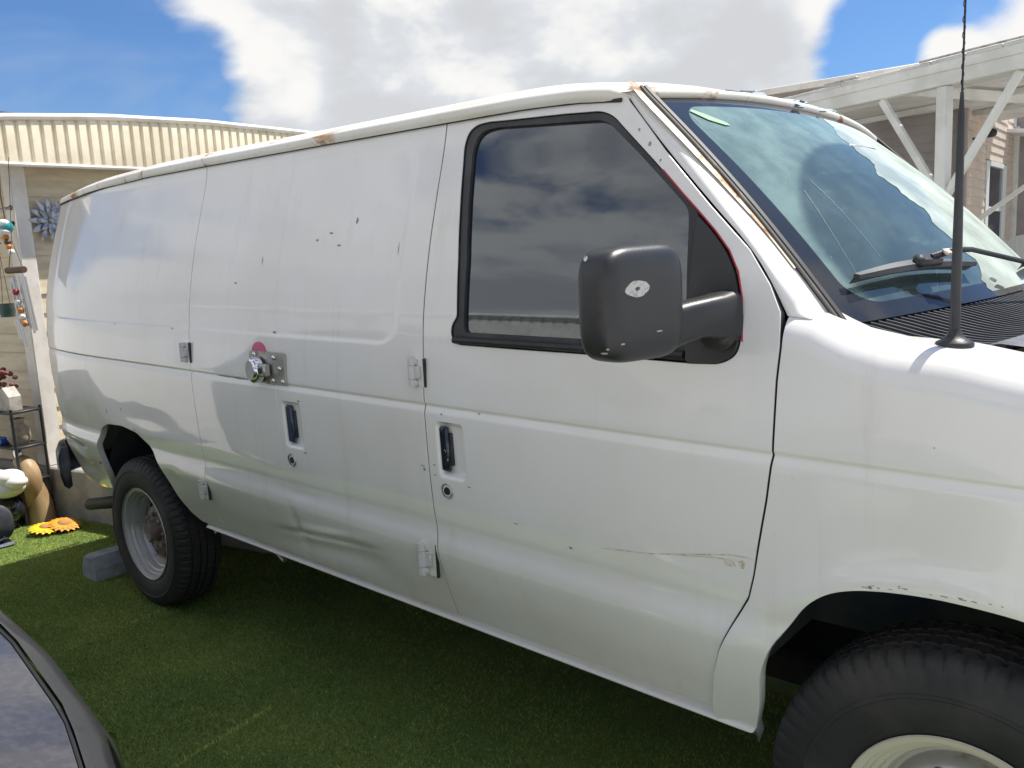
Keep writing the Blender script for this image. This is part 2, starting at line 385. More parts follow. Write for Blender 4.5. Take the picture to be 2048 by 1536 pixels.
# ================================================================== the van: body surface
SLOPE = -0.0192           # the van sits slightly nose-down
WID = 2.014
PROF = [(.30,.15),(.40,.128),(.46,.108),(.495,.094),(.53,.081),(.58,.064),(.63,.046),(.67,.033),(.70,.0245),(.735,.0155),(.755,.0125),(.772,.0130),(.79,.0165),(.81,.0200),(.825,.0202),(.85,.0165),(.90,.0100),
        (1.00,.0035),(1.10,.0002),(1.15,-.0008),(1.170,-.0004),(1.186,.0034),(1.1935,.0056),(1.1965,.0050),(1.2015,.0008),(1.208,.0006),(1.24,.0020),(1.325,.0079),(1.425,.0170),(1.523,.0338),(1.636,.0596),(1.777,.0998),(1.933,.1476),(2.014,.1680),(2.06,.180)]
def pchip(px, py, x):
    px = np.array(px); py = np.array(py); h = np.diff(px); d = np.diff(py)/h
    m = np.zeros_like(px); m[1:-1] = np.where(d[:-1]*d[1:] > 0, 2*d[:-1]*d[1:]/(d[:-1]+d[1:]+1e-12), 0); m[0] = d[0]; m[-1] = d[-1]
    x = np.clip(np.asarray(x, float), px[0], px[-1]); i = np.clip(np.searchsorted(px, x)-1, 0, len(h)-1)
    t = (x-px[i])/h[i]; t2 = t*t; t3 = t2*t
    return (2*t3-3*t2+1)*py[i]+(t3-2*t2+t)*h[i]*m[i]+(-2*t3+3*t2)*py[i+1]+(t3-t2)*h[i]*m[i+1]
PX, PYv = zip(*PROF)
def sstep(a, b, x):
    t = np.clip((x-a)/(b-a), 0, 1); return t*t*(3-2*t)
def rbox(x, z, cx, cz, hx, hz, r):
    qx = np.abs(x-cx)-(hx-r); qz = np.abs(z-cz)-(hz-r)
    return np.hypot(np.maximum(qx, 0), np.maximum(qz, 0))+np.minimum(np.maximum(qx, qz), 0)-r
def side_depth(s, z):
    s = np.asarray(s, float); z = np.asarray(z, float)
    d = pchip(PX, PYv, z)
    # blank window stamping across the quarter and the cargo doors
    e = rbox(s, z, .655, 1.66, 1.325, .296, .085)
    d = d+.0032*sstep(.006, -.007, e)
    # pockets behind the two door handles
    for cx, cz in ((1.418, 1.057), (2.192, 1.071)):
        e = rbox(s, z, cx, cz, .055, .083, .018)
        d = d+.024*sstep(.0, -.015, e)
    # knocks: dented lower cargo door, buckled quarter
    def g(cx, cz, rx, rz, a, th=0.0):
        c, n = math.cos(th), math.sin(th); u = ((s-cx)*c+(z-cz)*n)/rx; v = (-(s-cx)*n+(z-cz)*c)/rz
        return a*np.exp(-(u*u+v*v))
    d = d+g(1.47, .650, .21, .012, .016, .09)+g(1.50, .612, .24, .040, .016, .09)+g(1.335, .66, .03, .10, .008)-g(1.53, .684, .20, .018, .008, .10)+g(1.70, .63, .14, .06, .005, -.3)
    d = d+g(1.40, .80, .10, .018, .004)+g(.45, .70, .07, .06, .006)+g(-.30, .90, .18, .10, .006)+g(.30, .95, .25, .05, .004)
    d = d+g(-.66, .715, .16, .020, .012)-g(-.60, .765, .20, .018, .006)+g(-.55, .60, .14, .03, .010, .25)-g(-.60, .655, .12, .02, .006, -.1)+g(3.05, .92, .10, .05, .003)
    return d
def plan(s):
    s = np.asarray(s, float); R_ = .22; a0 = .14; s0 = -.81
    t = np.clip((-.1-s)/.71, 0, 1); x = np.where(s > s0, s, s0); yp = .05*t*t; ph = 2*.05*t/.71
    q = np.clip((s0-s)/R_, 0, math.pi/2-a0); f = a0+q; arc = s < s0
    x = np.where(arc, s0-R_*(np.sin(f)-math.sin(a0)), x); yp = np.where(arc, .05+R_*(math.cos(a0)-np.cos(f)), yp); ph = np.where(arc, f, ph)
    rest = np.maximum((s0-s)-R_*(math.pi/2-a0), 0); yp = yp+rest
    return x, yp, ph
def side_map(s, z, dep=0.0):
    x, yp, ph = plan(s); d = side_depth(s, z)+dep
    X = x+np.sin(ph)*d; Y = yp+np.cos(ph)*d
    return np.stack([X, Y, np.asarray(z)+SLOPE*X], -1)
def poly_sdf(poly, X, Z):
    P = np.array(poly); n = len(P); best = np.full(X.shape, 1e9); ins = np.zeros(X.shape, bool)
    for i in range(n):
        a, b = P[i], P[(i+1) % n]; ex, ez = b-a; L2 = ex*ex+ez*ez+1e-18
        t = np.clip(((X-a[0])*ex+(Z-a[1])*ez)/L2, 0, 1); best = np.minimum(best, (X-a[0]-t*ex)**2+(Z-a[1]-t*ez)**2)
        c = ((a[1] > Z) != (b[1] > Z)); xi = a[0]+(Z-a[1])*ex/(ez if abs(ez) > 1e-12 else 1e-12); ins ^= c & (X < xi)
    return np.where(ins, -1, 1)*np.sqrt(best)
def panel(name, sdf, xs, zs, mp, mat, parent, flange=.02, jamb=None):
    xs = np.asarray(xs); zs = np.asarray(zs); X, Z = np.meshgrid(xs, zs, indexing='ij'); Fv = sdf(X, Z); Fv = np.where(np.abs(Fv) < 1e-7, 1e-7, Fv)
    Fv[0, :] = np.maximum(Fv[0, :], 1e-4); Fv[-1, :] = np.maximum(Fv[-1, :], 1e-4); Fv[:, 0] = np.maximum(Fv[:, 0], 1e-4); Fv[:, -1] = np.maximum(Fv[:, -1], 1e-4)
    ins = Fv < 0; vid = -np.ones(X.shape, int); n = int(ins.sum()); vid[ins] = np.arange(n)
    V = [np.stack([X[ins], Z[ins]], 1)]; ex = {}; extra = []
    def cross(i, j, k, l):
        key = (i, j, k, l) if (i, j) < (k, l) else (k, l, i, j)
        if key not in ex:
            a, b = Fv[i, j], Fv[k, l]; t = a/(a-b); ex[key] = n+len(extra); extra.append((xs[i]+t*(xs[k]-xs[i]), zs[j]+t*(zs[l]-zs[j])))
        return ex[key]
    c = ins[:-1, :-1].astype(int)+ins[1:, :-1]+ins[1:, 1:]+ins[:-1, 1:]
    I, J = np.nonzero(c == 4); faces = np.stack([vid[I, J], vid[I+1, J], vid[I+1, J+1], vid[I, J+1]], 1).tolist(); bedges = []
    for i, j in zip(*np.nonzero((c > 0) & (c < 4))):
        cor = [(i, j), (i+1, j), (i+1, j+1), (i, j+1)]; f = []; cr = []
        for k in range(4):
            a, b = cor[k], cor[(k+1) % 4]
            if ins[a]: f.append(int(vid[a]))
            if ins[a] != ins[b]:
                e = cross(*a, *b); f.append(e); cr.append((e, bool(ins[a])))
        if len(f) >= 3: faces.append(f)
        for q in range(len(cr)):
            if cr[q][1]: bedges.append((cr[q][0], cr[(q+1) % len(cr)][0]))
    P2 = np.concatenate(V+[np.array(extra).reshape(-1, 2)]); P3 = mp(P2[:, 0], P2[:, 1])
    def nrm(p):
        h = 1e-3; a = mp(p[:, 0]+h, p[:, 1])-mp(p[:, 0]-h, p[:, 1]); b = mp(p[:, 0], p[:, 1]+h)-mp(p[:, 0], p[:, 1]-h)
        q = np.cross(b, a); return q/(np.linalg.norm(q, axis=1, keepdims=True)+1e-12)     # points inward
    verts = P3; 
    if flange and extra:
        B = P2[n:]; N_ = nrm(B); h = 2e-3
        gx = sdf(B[:, 0]+h, B[:, 1])-sdf(B[:, 0]-h, B[:, 1]); gz = sdf(B[:, 0], B[:, 1]+h)-sdf(B[:, 0], B[:, 1]-h); gl = np.hypot(gx, gz)+1e-9
        B2 = B+np.stack([gx/gl, gz/gl], 1)*.0012; r1 = mp(B2[:, 0], B2[:, 1])+N_*.0018; r2 = r1+N_*flange
        m = len(B); o1 = len(verts); verts = np.concatenate([verts, r1, r2])
        nf0 = len(faces); jf = []
        for a, b in bedges:
            a2, b2 = a-n, b-n; faces.append([b, a, o1+a2, o1+b2]); jf.append(len(faces)); faces.append([o1+b2, o1+a2, o1+m+a2, o1+m+b2])
    ob = raw(name, verts, faces, mat, parent, True, 45)
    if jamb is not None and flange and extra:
        ob.data.materials.append(jamb); mi = np.zeros(len(faces), dtype=np.int32); mi[jf] = 1; ob.data.polygons.foreach_set('material_index', mi)  # dark rubber on the door edge faces paints shade into the gaps
    return ob
def grid(a, b, step, fine=()):
    v = list(np.arange(a, b+step*.5, step))
    for lo, hi, st in fine: v = [k for k in v if k < lo or k > hi]+list(np.arange(lo, hi+st*.5, st))
    v = sorted(v); o = [v[0]]
    for k in v[1:]:
        if k-o[-1] > 1e-4: o.append(k)
    return np.array(o)
ZF = [(1.165, 1.215, .0028), (.73, .84, .008), (1.355, 1.378, .004), (.485, .545, .006)]
def U(*f): return lambda x, z: np.minimum.reduce([k(x, z) for k in f])
def Isec(*f): return lambda x, z: np.maximum.reduce([k(x, z) for k in f])
def neg(f): return lambda x, z: -f(x, z)
def pol(p, grow=0.0): return lambda x, z: poly_sdf(p, x, z)-grow

# drip line height along the body, cut lines, arches
def drip(s): return np.interp(s, [-1.3, -.8, -.5, -.2, .27, .77, 2.1, 2.4, 2.56, 2.72, 3.2], [1.93, 1.948, 1.968, 1.986, 2.004, 2.008, 2.012, 2.012, 2.006, 1.990, 1.98])
WELL_R = [(-.42,.20),(-.365,.47),(-.345,.53),(-.318,.591),(-.302,.660),(-.290,.735),(-.262,.795),(-.214,.847),(-.121,.878),(.034,.887),(.171,.872),(.282,.820),(.353,.752),(.392,.677),(.420,.602),(.48,.540),(.545,.512),(.60,.490),(.62,.20)]
WELL_F = [(3.062,.20),(3.066,.50),(3.088,.575),(3.105,.68),(3.125,.733),(3.145,.775),(3.172,.811),(3.191,.839),(3.21,.869),(3.233,.896),(3.265,.921),(3.298,.936),(3.336,.947),(3.388,.956),(3.46,.963),(3.53,.963),(3.60,.960),(3.69,.946),(3.76,.916),(3.82,.86),(3.88,.75),(3.915,.62),(3.925,.48),(3.925,.20)]
DOOR_FRONT = [(2.962,.46),(2.962,.529),(2.968,.567),(2.989,.649),(3.016,.726),(3.05,.798),(3.086,.863),(3.10,.919),(3.111,.979),(3.133,1.095),(3.147,1.194),(3.152,1.35),(3.158,1.42),(3.156,1.487),(3.128,1.545),(3.076,1.617),(2.971,1.716),(2.838,1.848),(2.722,1.975),(2.70,2.02)]
SPLIT = [(1.345,2.06),(1.345,1.35),(1.339,1.19),(1.326,.954),(1.320,.805),(1.312,.642),(1.306,.50),(1.306,.44)]
WIN = smooth_poly(dense([(2.178,1.92),(2.186,1.955),(2.215,1.974),(2.26,1.977),(2.329,1.973),(2.523,1.965),(2.642,1.957),(2.680,1.940),(2.705,1.916),(2.824,1.81),(2.939,1.701),(2.989,1.654),(3.025,1.613),(3.049,1.569),(3.063,1.515),(3.069,1.425),(3.060,1.395),(3.025,1.377),(2.958,1.374),(2.66,1.377),(2.416,1.377),(2.235,1.378),(2.213,1.393),(2.209,1.418),(2.219,1.438),(2.231,1.45),(2.218,1.606),(2.197,1.761)]), 2)
GLASS = smooth_poly(dense([(2.253,1.409),(2.244,1.606),(2.223,1.76),(2.207,1.901),(2.214,1.938),(2.240,1.957),(2.290,1.961),(2.526,1.946),(2.640,1.938),(2.668,1.926),(2.768,1.843),(2.906,1.719),(2.918,1.700),(2.923,1.652),(2.934,1.501),(2.938,1.413),(2.66,1.409)]), 2)
ROOT = empty('cargo_van', (1.7, 1.0, 0), 'dented white cargo van with rusty roof edge and black mirror parked on green turf', 'van')
GAP = .0054
top = lambda s: drip(s)-.004
below_top = lambda x, z: z-top(x)
def half(xv, sign): return lambda x, z: sign*(x-xv)
def left_of(line):     # region with smaller s than a polyline running top to bottom
    pts = [(p[0], p[1]) for p in line]; return pol([(-3, pts[0][1]+.5), (pts[0][0], pts[0][1]+.5)]+pts+[(pts[-1][0], pts[-1][1]-.5), (-3, pts[-1][1]-.5)])
CUT_R = [(.752, 2.06), (.752, 1.20), (.754, .90), (.748, .75), (.736, .60), (.734, .44)]
CUT_D = [(2.095, 2.06), (2.095, .90), (2.093, .82), (2.098, .78), (2.096, .60), (2.096, .44)]
floor_z = lambda zv: (lambda x, z: zv-z)
quarter_bottom = lambda x, z: np.interp(x, [-1.4, -.8, -.5, -.33, .5, .8], [.46, .474, .486, .512, .512, .515])-z
f_quarter = Isec(left_of(CUT_R), below_top, quarter_bottom, neg(pol(smooth_poly(dense(WELL_R, .04), 2))))
quarter = panel('quarter_panel', lambda x, z: f_quarter(x, z)+GAP*.6, grid(-1.15, .80, .012), grid(.44, 2.06, .014, ZF), side_map, M['paint'], ROOT, .026)
f_cr = Isec(neg(left_of(CUT_R)), lambda x, z: left_of(SPLIT)(x, z)-.0017, below_top, floor_z(.522))
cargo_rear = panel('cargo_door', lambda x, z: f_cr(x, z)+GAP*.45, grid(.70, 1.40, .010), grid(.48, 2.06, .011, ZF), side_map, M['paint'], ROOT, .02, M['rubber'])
f_cf = Isec(lambda x, z: neg(left_of(SPLIT))(x, z)-.0017, left_of(CUT_D), below_top, floor_z(.522))
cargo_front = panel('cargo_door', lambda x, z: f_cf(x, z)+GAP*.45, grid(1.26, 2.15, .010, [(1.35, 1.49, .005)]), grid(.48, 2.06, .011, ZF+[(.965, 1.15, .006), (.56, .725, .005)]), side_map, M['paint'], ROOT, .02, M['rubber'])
door_poly = [(2.0, .525)]+[p for p in DOOR_FRONT if p[1] > .5]+[(2.69, 2.08), (2.0, 2.08)]
f_door = Isec(neg(left_of(CUT_D)), pol(door_poly), below_top, floor_z(.526), neg(pol(WIN)))
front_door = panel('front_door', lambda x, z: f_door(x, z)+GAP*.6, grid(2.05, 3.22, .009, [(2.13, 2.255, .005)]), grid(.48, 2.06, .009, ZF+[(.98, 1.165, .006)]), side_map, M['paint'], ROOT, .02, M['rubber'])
# rocker strip below the doors
rocker_poly = [(.57, .490), (.60, .519), (3.058, .519), (3.064, .498), (3.02, .4955), (2.2, .4935), (1.2, .4915), (.62, .488)]
rocker = panel('rocker_panel', pol(rocker_poly), grid(.5, 3.1, .012), grid(.47, .54, .0035), lambda s, z: side_map(s, z, .006-.017*np.exp(-((np.asarray(z)-.497)/.010)**2)+.012*np.exp(-((np.asarray(z)-.5125)/.004)**2)),  M['paint_sill'], ROOT, .05)

# ---------------------------------------------------------------- fender: rolls over into a flat top
FT = ([3.10, 3.16, 3.22, 3.255, 3.29, 3.36, 3.48, 3.56, 3.80, 4.05, 4.25], [1.445, 1.432, 1.418, 1.400, 1.384, 1.366, 1.354, 1.338, 1.295, 1.235, 1.16])
def fender_map(x, v, dep=0.0):
    x = np.asarray(x, float); v = np.asarray(v, float); zt = np.interp(x, *FT)-SLOPE*x; R_ = .085; zc = zt-R_
    nose = .30*np.clip((x-3.85)/.42, 0, 1)**2.4
    base = pchip(PX, PYv, np.minimum(v, zc)); base = np.where(v < 1.20, base, np.minimum(base, .004+.12*(np.minimum(v, zc)-1.2)))
    flare = -.012*np.exp(-((np.hypot(x-3.505, (v-.42))-.565)/.04)**2)*(v < 1.1)
    a = np.clip((v-zc)/R_, 0, math.pi/2); ext = np.maximum(v-zc-R_*math.pi/2, 0)
    Y = base+nose+R_*(1-np.cos(a))+ext+flare+dep*np.cos(a); Zl = np.where(v < zc, v, zc+R_*np.sin(a)+ext*.06)-dep*np.sin(a)
    return np.stack([x, Y, Zl+SLOPE*x], -1)
fend_top = lambda x, z: z-(np.interp(x, *FT)-SLOPE*x-.085+.085*math.pi/2+np.interp(x, [3.1, 3.24, 3.3, 3.4, 3.5, 4.3], [.06, .06, .06, .075, .085, .085]))
f_fender = Isec(neg(left_of([(3.158, 1.75), (3.158, 1.42)]+DOOR_FRONT[::-1][7:])), fend_top, floor_z(.498), neg(pol(smooth_poly(dense(WELL_F, .04), 2))), half(4.24, 1))
fender = panel('front_fender', lambda x, z: f_fender(x, z)+GAP*.6, grid(2.92, 4.27, .010), grid(.46, 1.62, .010, [(1.165, 1.215, .004)]), fender_map, M['paint'], ROOT, .03)

# ---------------------------------------------------------------- inner shell that closes the panel gaps
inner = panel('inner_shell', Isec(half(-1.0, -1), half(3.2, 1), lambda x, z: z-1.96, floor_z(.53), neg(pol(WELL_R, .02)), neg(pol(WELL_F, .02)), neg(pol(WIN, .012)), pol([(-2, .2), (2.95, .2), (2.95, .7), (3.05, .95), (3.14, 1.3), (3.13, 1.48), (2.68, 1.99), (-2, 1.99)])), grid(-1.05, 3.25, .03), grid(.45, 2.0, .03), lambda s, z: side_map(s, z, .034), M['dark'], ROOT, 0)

# ---------------------------------------------------------------- roof
def roof():
    S_ = list(np.linspace(-1.12, -.82, 10))+list(np.linspace(-.78, 2.3, 40))+list(np.linspace(2.33, 2.735, 18)); E = [0, .012, .03, .06, .10, .16, .25, .36, .50, .65, .80]
    crown = lambda e: np.interp(e, [0, .012, .035, .135, .335, .585, .86], [0, .016, .034, .058, .088, .110, .116])
    V = []; 
    for s in S_:
        x, yp, ph = [float(k) for k in plan(s)]; d = .160; X = x+math.sin(ph)*d; Y = yp+math.cos(ph)*d; half_w = WID/2-Y
        z0 = float(drip(s))+.004; fr = max(0, (s-2.3)/.435); m = 1-.73*fr**1.8; rear = max(0, (-.55-s)/.57); m *= 1-.55*rear**2
        row = []
        for e in E:
            t = e/.80; y = Y+half_w*t; bow = .075*(1-(1-t)**2)*fr**1.2; rb = -.05*(1-(1-t)**2)*rear
            zz = z0+float(crown(min(e*half_w/.80, .86)))*m
            row.append((X+bow+rb, y, zz+SLOPE*X))
        V += row+[(p[0], WID-p[1], p[2]) for p in row[::-1]]
    w = 2*len(E); F = [(i*w+j, (i+1)*w+j, (i+1)*w+j+1, i*w+j+1) for i in range(len(S_)-1) for j in range(w-1)]
    return raw('roof', V, F, M['paint_rust'], ROOT, True, 60)
roof_o = roof()
def gutter(mir=False):
    S_ = list(np.linspace(-1.10, 2.755, 92)); V = []; prof = [(-.012, -.018), (-.020, -.010), (-.021, .004), (-.014, .014), (.002, .020), (.02, .012)]
    for s in S_:
        x, yp, ph = [float(k) for k in plan(s)]; z0 = float(drip(s))
        kk = min(1, max(.1, (2.765-s)/.10)); z0 -= .012*(1-kk)
        for (o, h) in prof:
            o *= kk; h *= kk; d = .164+o+.02*(1-kk); X = x+math.sin(ph)*d; V.append((X, yp+math.cos(ph)*d, z0+h+SLOPE*X))
    w = len(prof); F = [(i*w+j, (i+1)*w+j, (i+1)*w+j+1, i*w+j+1) for i in range(len(S_)-1) for j in range(w-1)]
    return raw('roof_gutter', V, F, M['paint_rust'], ROOT, True, 50)
gutter_o = gutter()
# the soffit of the gutter: dark sealant line
g = MB(); g.tube([tuple(side_map(s, drip(s)-.015, -.003)) for s in np.linspace(-1.05, 2.70, 60)], .0052, 6); seal = g.build('gutter_sealant', M['rubber'], ROOT)

# ---------------------------------------------------------------- windscreen, pillars
def ws_point(u, v):
    b = 1-abs(2*u-1)**2.2
    tx, ty, tz = 2.752+.055*b, .205+u*(WID-.41), 1.928+.034*b
    bx_, by_, bz_ = 3.240+.185*b, .138+u*(WID-.276), 1.391+.022*b
    k = .028*math.sin(math.pi*min(max(v, 0), 1))*(.5+.5*b)
    return Vector((tx+(bx_-tx)*v+k*.72, ty+(by_-ty)*v, tz+(bz_-tz)*v+k*.69))
def patch(name, fn, nu, nv, mat, parent, u0=0, u1=1, v0=0, v1=1, off=0.0):
    V = []; UVs = []
    for i in range(nu+1):
        for j in range(nv+1):
            u = u0+(u1-u0)*i/nu; v = v0+(v1-v0)*j/nv; V.append(fn(u, v)+Vector((.72, 0, .69))*off); UVs.append((u, v))
    F = [(i*(nv+1)+j, i*(nv+1)+j+1, (i+1)*(nv+1)+j+1, (i+1)*(nv+1)+j) for i in range(nu) for j in range(nv)]
    return raw(name, V, F, mat, parent, True, 0, uv=UVs)
def windshield_material():
    m = bpy.data.materials.new('dusty_windscreen_glass'); m.use_nodes = True; nt = m.node_tree; nt.nodes.clear(); N = nt.nodes.new; L = nt.links.new
    def mth(op, a, b=None, clamp=False):
        n = N('ShaderNodeMath'); n.operation = op; n.use_clamp = clamp
        for i, v in enumerate((a, b)):
            if v is None: continue
            if hasattr(v, 'links'): L(v, n.inputs[i])
            else: n.inputs[i].default_value = v
        return n.outputs[0]
    def rng(v, a, b, lo=0.0, hi=1.0):
        r = N('ShaderNodeMapRange'); r.interpolation_type = 'SMOOTHSTEP'; L(v, r.inputs[0])
        for i, k in enumerate((a, b, lo, hi)): r.inputs[i+1].default_value = k
        return r.outputs[0]
    uv = N('ShaderNodeUVMap'); sep = N('ShaderNodeSeparateXYZ'); L(uv.outputs[0], sep.inputs[0]); u, v = sep.outputs[0], sep.outputs[1]
    tc = N('ShaderNodeTexCoord')
    def noise(s, d, st=None, r=.6):
        n = N('ShaderNodeTexNoise'); n.inputs['Scale'].default_value = s; n.inputs['Detail'].default_value = d; n.inputs['Roughness'].default_value = r
        if st:
            mp = N('ShaderNodeMapping'); mp.inputs['Scale'].default_value = st; L(tc.outputs['Object'], mp.inputs[0]); L(mp.outputs[0], n.inputs['Vector'])
        else: L(tc.outputs['Object'], n.inputs['Vector'])
        return n.outputs['Fac']
    out = N('ShaderNodeOutputMaterial'); tr = N('ShaderNodeBsdfTransparent'); tr.inputs[0].default_value = (.60, .80, .75, 1)
    gl = N('ShaderNodeBsdfGlossy'); gl.inputs['Roughness'].default_value = .02; fr = N('ShaderNodeFresnel'); fr.inputs[0].default_value = 2.2; gl.inputs[0].default_value = (.86, .95, .93, 1)
    mx = N('ShaderNodeMixShader'); L(fr.outputs[0], mx.inputs[0]); L(tr.outputs[0], mx.inputs[1]); L(gl.outputs[0], mx.inputs[2])
    df = N('ShaderNodeBsdfDiffuse'); df.inputs[0].default_value = (.40, .58, .55, 1)
    # the wiper keeps an arc of the glass cleaner; dust is thicker outside it
    sweep = mth('SQRT', mth('ADD', mth('POWER', mth('MULTIPLY', mth('SUBTRACT', u, .40), 1/.35), 2.0), mth('POWER', mth('MULTIPLY', mth('SUBTRACT', v, .78), 1/.52), 2.0)))
    d0 = rng(sweep, .97, 1.03, .12, .31)
    dn = mth('MULTIPLY', d0, rng(noise(9, 9), .3, .72, .75, 1.3))
    spots = rng(noise(120, 3), .70, .76, 0, .25)
    streak = rng(noise(26, 5, (1.0, .08, 1.0)), .62, .75, 0, .07)
    dust = mth('ADD', mth('ADD', dn, spots), streak, True)
    m2 = N('ShaderNodeMixShader'); L(dust, m2.inputs[0]); L(mx.outputs[0], m2.inputs[1]); L(df.outputs[0], m2.inputs[2])
    # printed black border with rounded inner corners
    qx = mth('SUBTRACT', mth('MULTIPLY', mth('ABSOLUTE', mth('SUBTRACT', u, .5)), 2.2), 1.015-.10); qy = mth('SUBTRACT', mth('ABSOLUTE', mth('SUBTRACT', v, .5)), .445-.10)
    rd = mth('SQRT', mth('ADD', mth('POWER', mth('MAXIMUM', qx, 0.0), 2.0), mth('POWER', mth('MAXIMUM', qy, 0.0), 2.0)))
    frit = rng(rd, .098, .102)
    fb = N('ShaderNodeBsdfPrincipled'); fb.inputs['Base Color'].default_value = (.022, .026, .035, 1); fb.inputs['Roughness'].default_value = .06
    m3 = N('ShaderNodeMixShader'); L(frit, m3.inputs[0]); L(m2.outputs[0], m3.inputs[1]); L(fb.outputs[0], m3.inputs[2])
    L(m3.outputs[0], out.inputs[0])
    return m
M['windshield'] = windshield_material()
windshield = patch('windshield', ws_point, 44, 28, M['windshield'], ROOT)
# pale ragged sheet painting a bright reflection along the far side of the glass
M['reflection_band'] = glass_material('painted_reflection', (.30, .36, .36), 1.4, .85, (.54, .62, .57))
def reflection_band():
    V = []; UVs = []; nv = 60; nu = 8; rs = random.Random(5)
    for j in range(nv+1):
        v = .05+.93*j/nv; uo = .995-.02*v
        ui = float(np.interp(v, [0, .04, .26, .45, .61, .75, .84, .93, 1], [.56, .53, .43, .38, .365, .37, .365, .33, .32]))+.010*math.sin(v*23)+.007*math.sin(v*51+1)+rs.uniform(-.004, .004)
        for i in range(nu+1):
            u = ui+(uo-ui)*i/nu; V.append(ws_point(u, v)+Vector((.72, 0, .69))*(.0009))
    F = [(j*(nu+1)+i, (j+1)*(nu+1)+i, (j+1)*(nu+1)+i+1, j*(nu+1)+i+1) for j in range(nv) for i in range(nu)]
    o = raw('painted_reflection', V, F, M['reflection_band'], windshield, True, 0); o['label'] = 'pale painted reflection with a ragged edge'
reflection_band()
st = MB()
c0 = [ws_point(.075+.0*k, .10) for k in range(1)]
pl = [(.052, .085), (.060, .075), (.080, .105), (.105, .150), (.110, .168), (.098, .168), (.072, .135)]
M['sticker'] = principled('pale_green_sticker', (.15, .32, .19), .6)
V = [ws_point(a, b)+Vector((.72, 0, .69))*.003 for a, b in pl]; raw('windshield_sticker', V, [tuple(range(len(V)))], M['sticker'], windshield)
def strip_between(name, A, B, mat, parent, bulge=0.0, n=4, hook=1.0):
    V = []
    for a, b in zip(A, B):
        a = Vector(a); b = Vector(b)
        for i in range(n+1):
            t = i/n; q_ = a.lerp(b, t); q_.y = a.y+(b.y-a.y)*t**hook; V.append(q_+Vector((.35, -.6, .5))*bulge*math.sin(math.pi*t))
    F = [(k*(n+1)+i, (k+1)*(n+1)+i, (k+1)*(n+1)+i+1, k*(n+1)+i+1) for k in range(len(A)-1) for i in range(n)]
    return raw(name, V, F, mat, parent, True, 60)
def resample(pts, n):
    pts = [Vector(p) for p in pts]; d = [0]
    for a, b in zip(pts, pts[1:]): d.append(d[-1]+(b-a).length)
    o = []
    for k in range(n):
        t = d[-1]*k/(n-1); i = max(j for j in range(len(d)) if d[j] <= t+1e-9); i = min(i, len(pts)-2)
        o.append(pts[i].lerp(pts[i+1], (t-d[i])/max(d[i+1]-d[i], 1e-9)))
    return o
door_edge = [tuple(side_map(a, b, .008)) for a, b in [(2.705, 2.000), (2.7225, 1.970), (2.8355, 1.850), (2.9695, 1.718), (3.0755, 1.618), (3.127, 1.547)]]+[tuple(fender_map(np.array([3.159]), np.array([1.489]), -.001)[0])]
glass_edge = [tuple(ws_point(0, v)+Vector((0, -.022, .0))) for v in (-.06, 0, .2, .4, .6, .8, .995)]
A_ = resample(smooth_poly(door_edge, 2, False), 30)+[Vector(tuple(fender_map(np.array([x_]), np.array([v_]), -.001)[0])) for x_, v_ in ((3.195, 1.487), (3.243, 1.4855))]
B_ = resample(glass_edge, 32)
pillar = strip_between('windshield_pillar', A_, B_, M['paint'], ROOT, .001, 8, 3.0)
W_ = [a.lerp(b, .60+.34*min(1, i/22)) for i, (a, b) in enumerate(zip(A_, B_))]
rust_strip = strip_between('rusty_pillar_strip', [p+Vector((.15, -.8, .3))*(.010+.022*(1-min(1, i/22))) for i, p in enumerate(W_[:26])], [p+Vector((.25, -.6, .5))*.006 for p in B_[:26]], M['paint_pillar'], pillar, .002)
g = MB(); g.tube([ws_point(0, v)+Vector((.004, -.012, .006)) for v in np.linspace(-.03, 1.0, 24)], .0105, 8); gasket = g.build('windshield_gasket', M['rubber'], ROOT)
g = MB(); g.tube([ws_point(0, v)+Vector((.0, -.022, .010)) for v in np.linspace(-.03, .99, 24)], .0045, 6); g.build('gasket_trim', M['rubber_worn'], gasket)
g = MB(); g.tube([ws_point(u, -.005)+Vector((.0, 0, .006)) for u in np.linspace(-.01, 1.01, 40)], .0125, 10); g.build('roof_lip', M['paint_rust'], ROOT)
g = MB(); g.tube([ws_point(1, v)+Vector((.004, .012, .006)) for v in np.linspace(-.03, 1.0, 24)], .0105, 8); g.build('windshield_gasket', M['rubber'], ROOT)
# cracks running through the glass
M['crack'] = principled('glass_crack', (.55, .62, .60), .4)
for cr_ in ([(.115, .50), (.10, .62), (.085, .74), (.075, .84)], [(.15, .46), (.15, .58), (.145, .70), (.14, .80)], [(.05, .18), (.075, .185), (.11, .17)], [(.048, .10), (.050, .19), (.052, .24)]):
    V = []; P_ = resample([ws_point(a, b)+Vector((.72, 0, .69))*.0012 for a, b in smooth_poly([(a, b, 0)[:2] for a, b in cr_], 1, False)], 14)
    for i, p in enumerate(P_): w_ = .0007*(1-.7*i/13); V += [p-Vector((0, w_, 0)), p+Vector((0, w_, 0))]
    raw('glass_crack', V, [(2*i, 2*i+2, 2*i+3, 2*i+1) for i in range(13)], M['crack'], windshield, True, 0)
# flakes of old sealant and paint at the screen's upper edge
fl = MB(); rs = random.Random(9)
for k in range(16):
    u = rs.uniform(.18, .72); p = ws_point(u, rs.uniform(-.035, .01))+Vector((.0, 0, .012)); fl.box(p, (rs.uniform(.01, .03), rs.uniform(.02, .06), .004), 0, Matrix.Rotation(rs.uniform(-.5, .5), 3, 'Z') @ Matrix.Rotation(rs.uniform(.2, .9), 3, 'Y'))
tag(fl.build('flaking_sealant', principled('blue_grey_flakes', (.16, .24, .28), .6), windshield), kind='stuff')

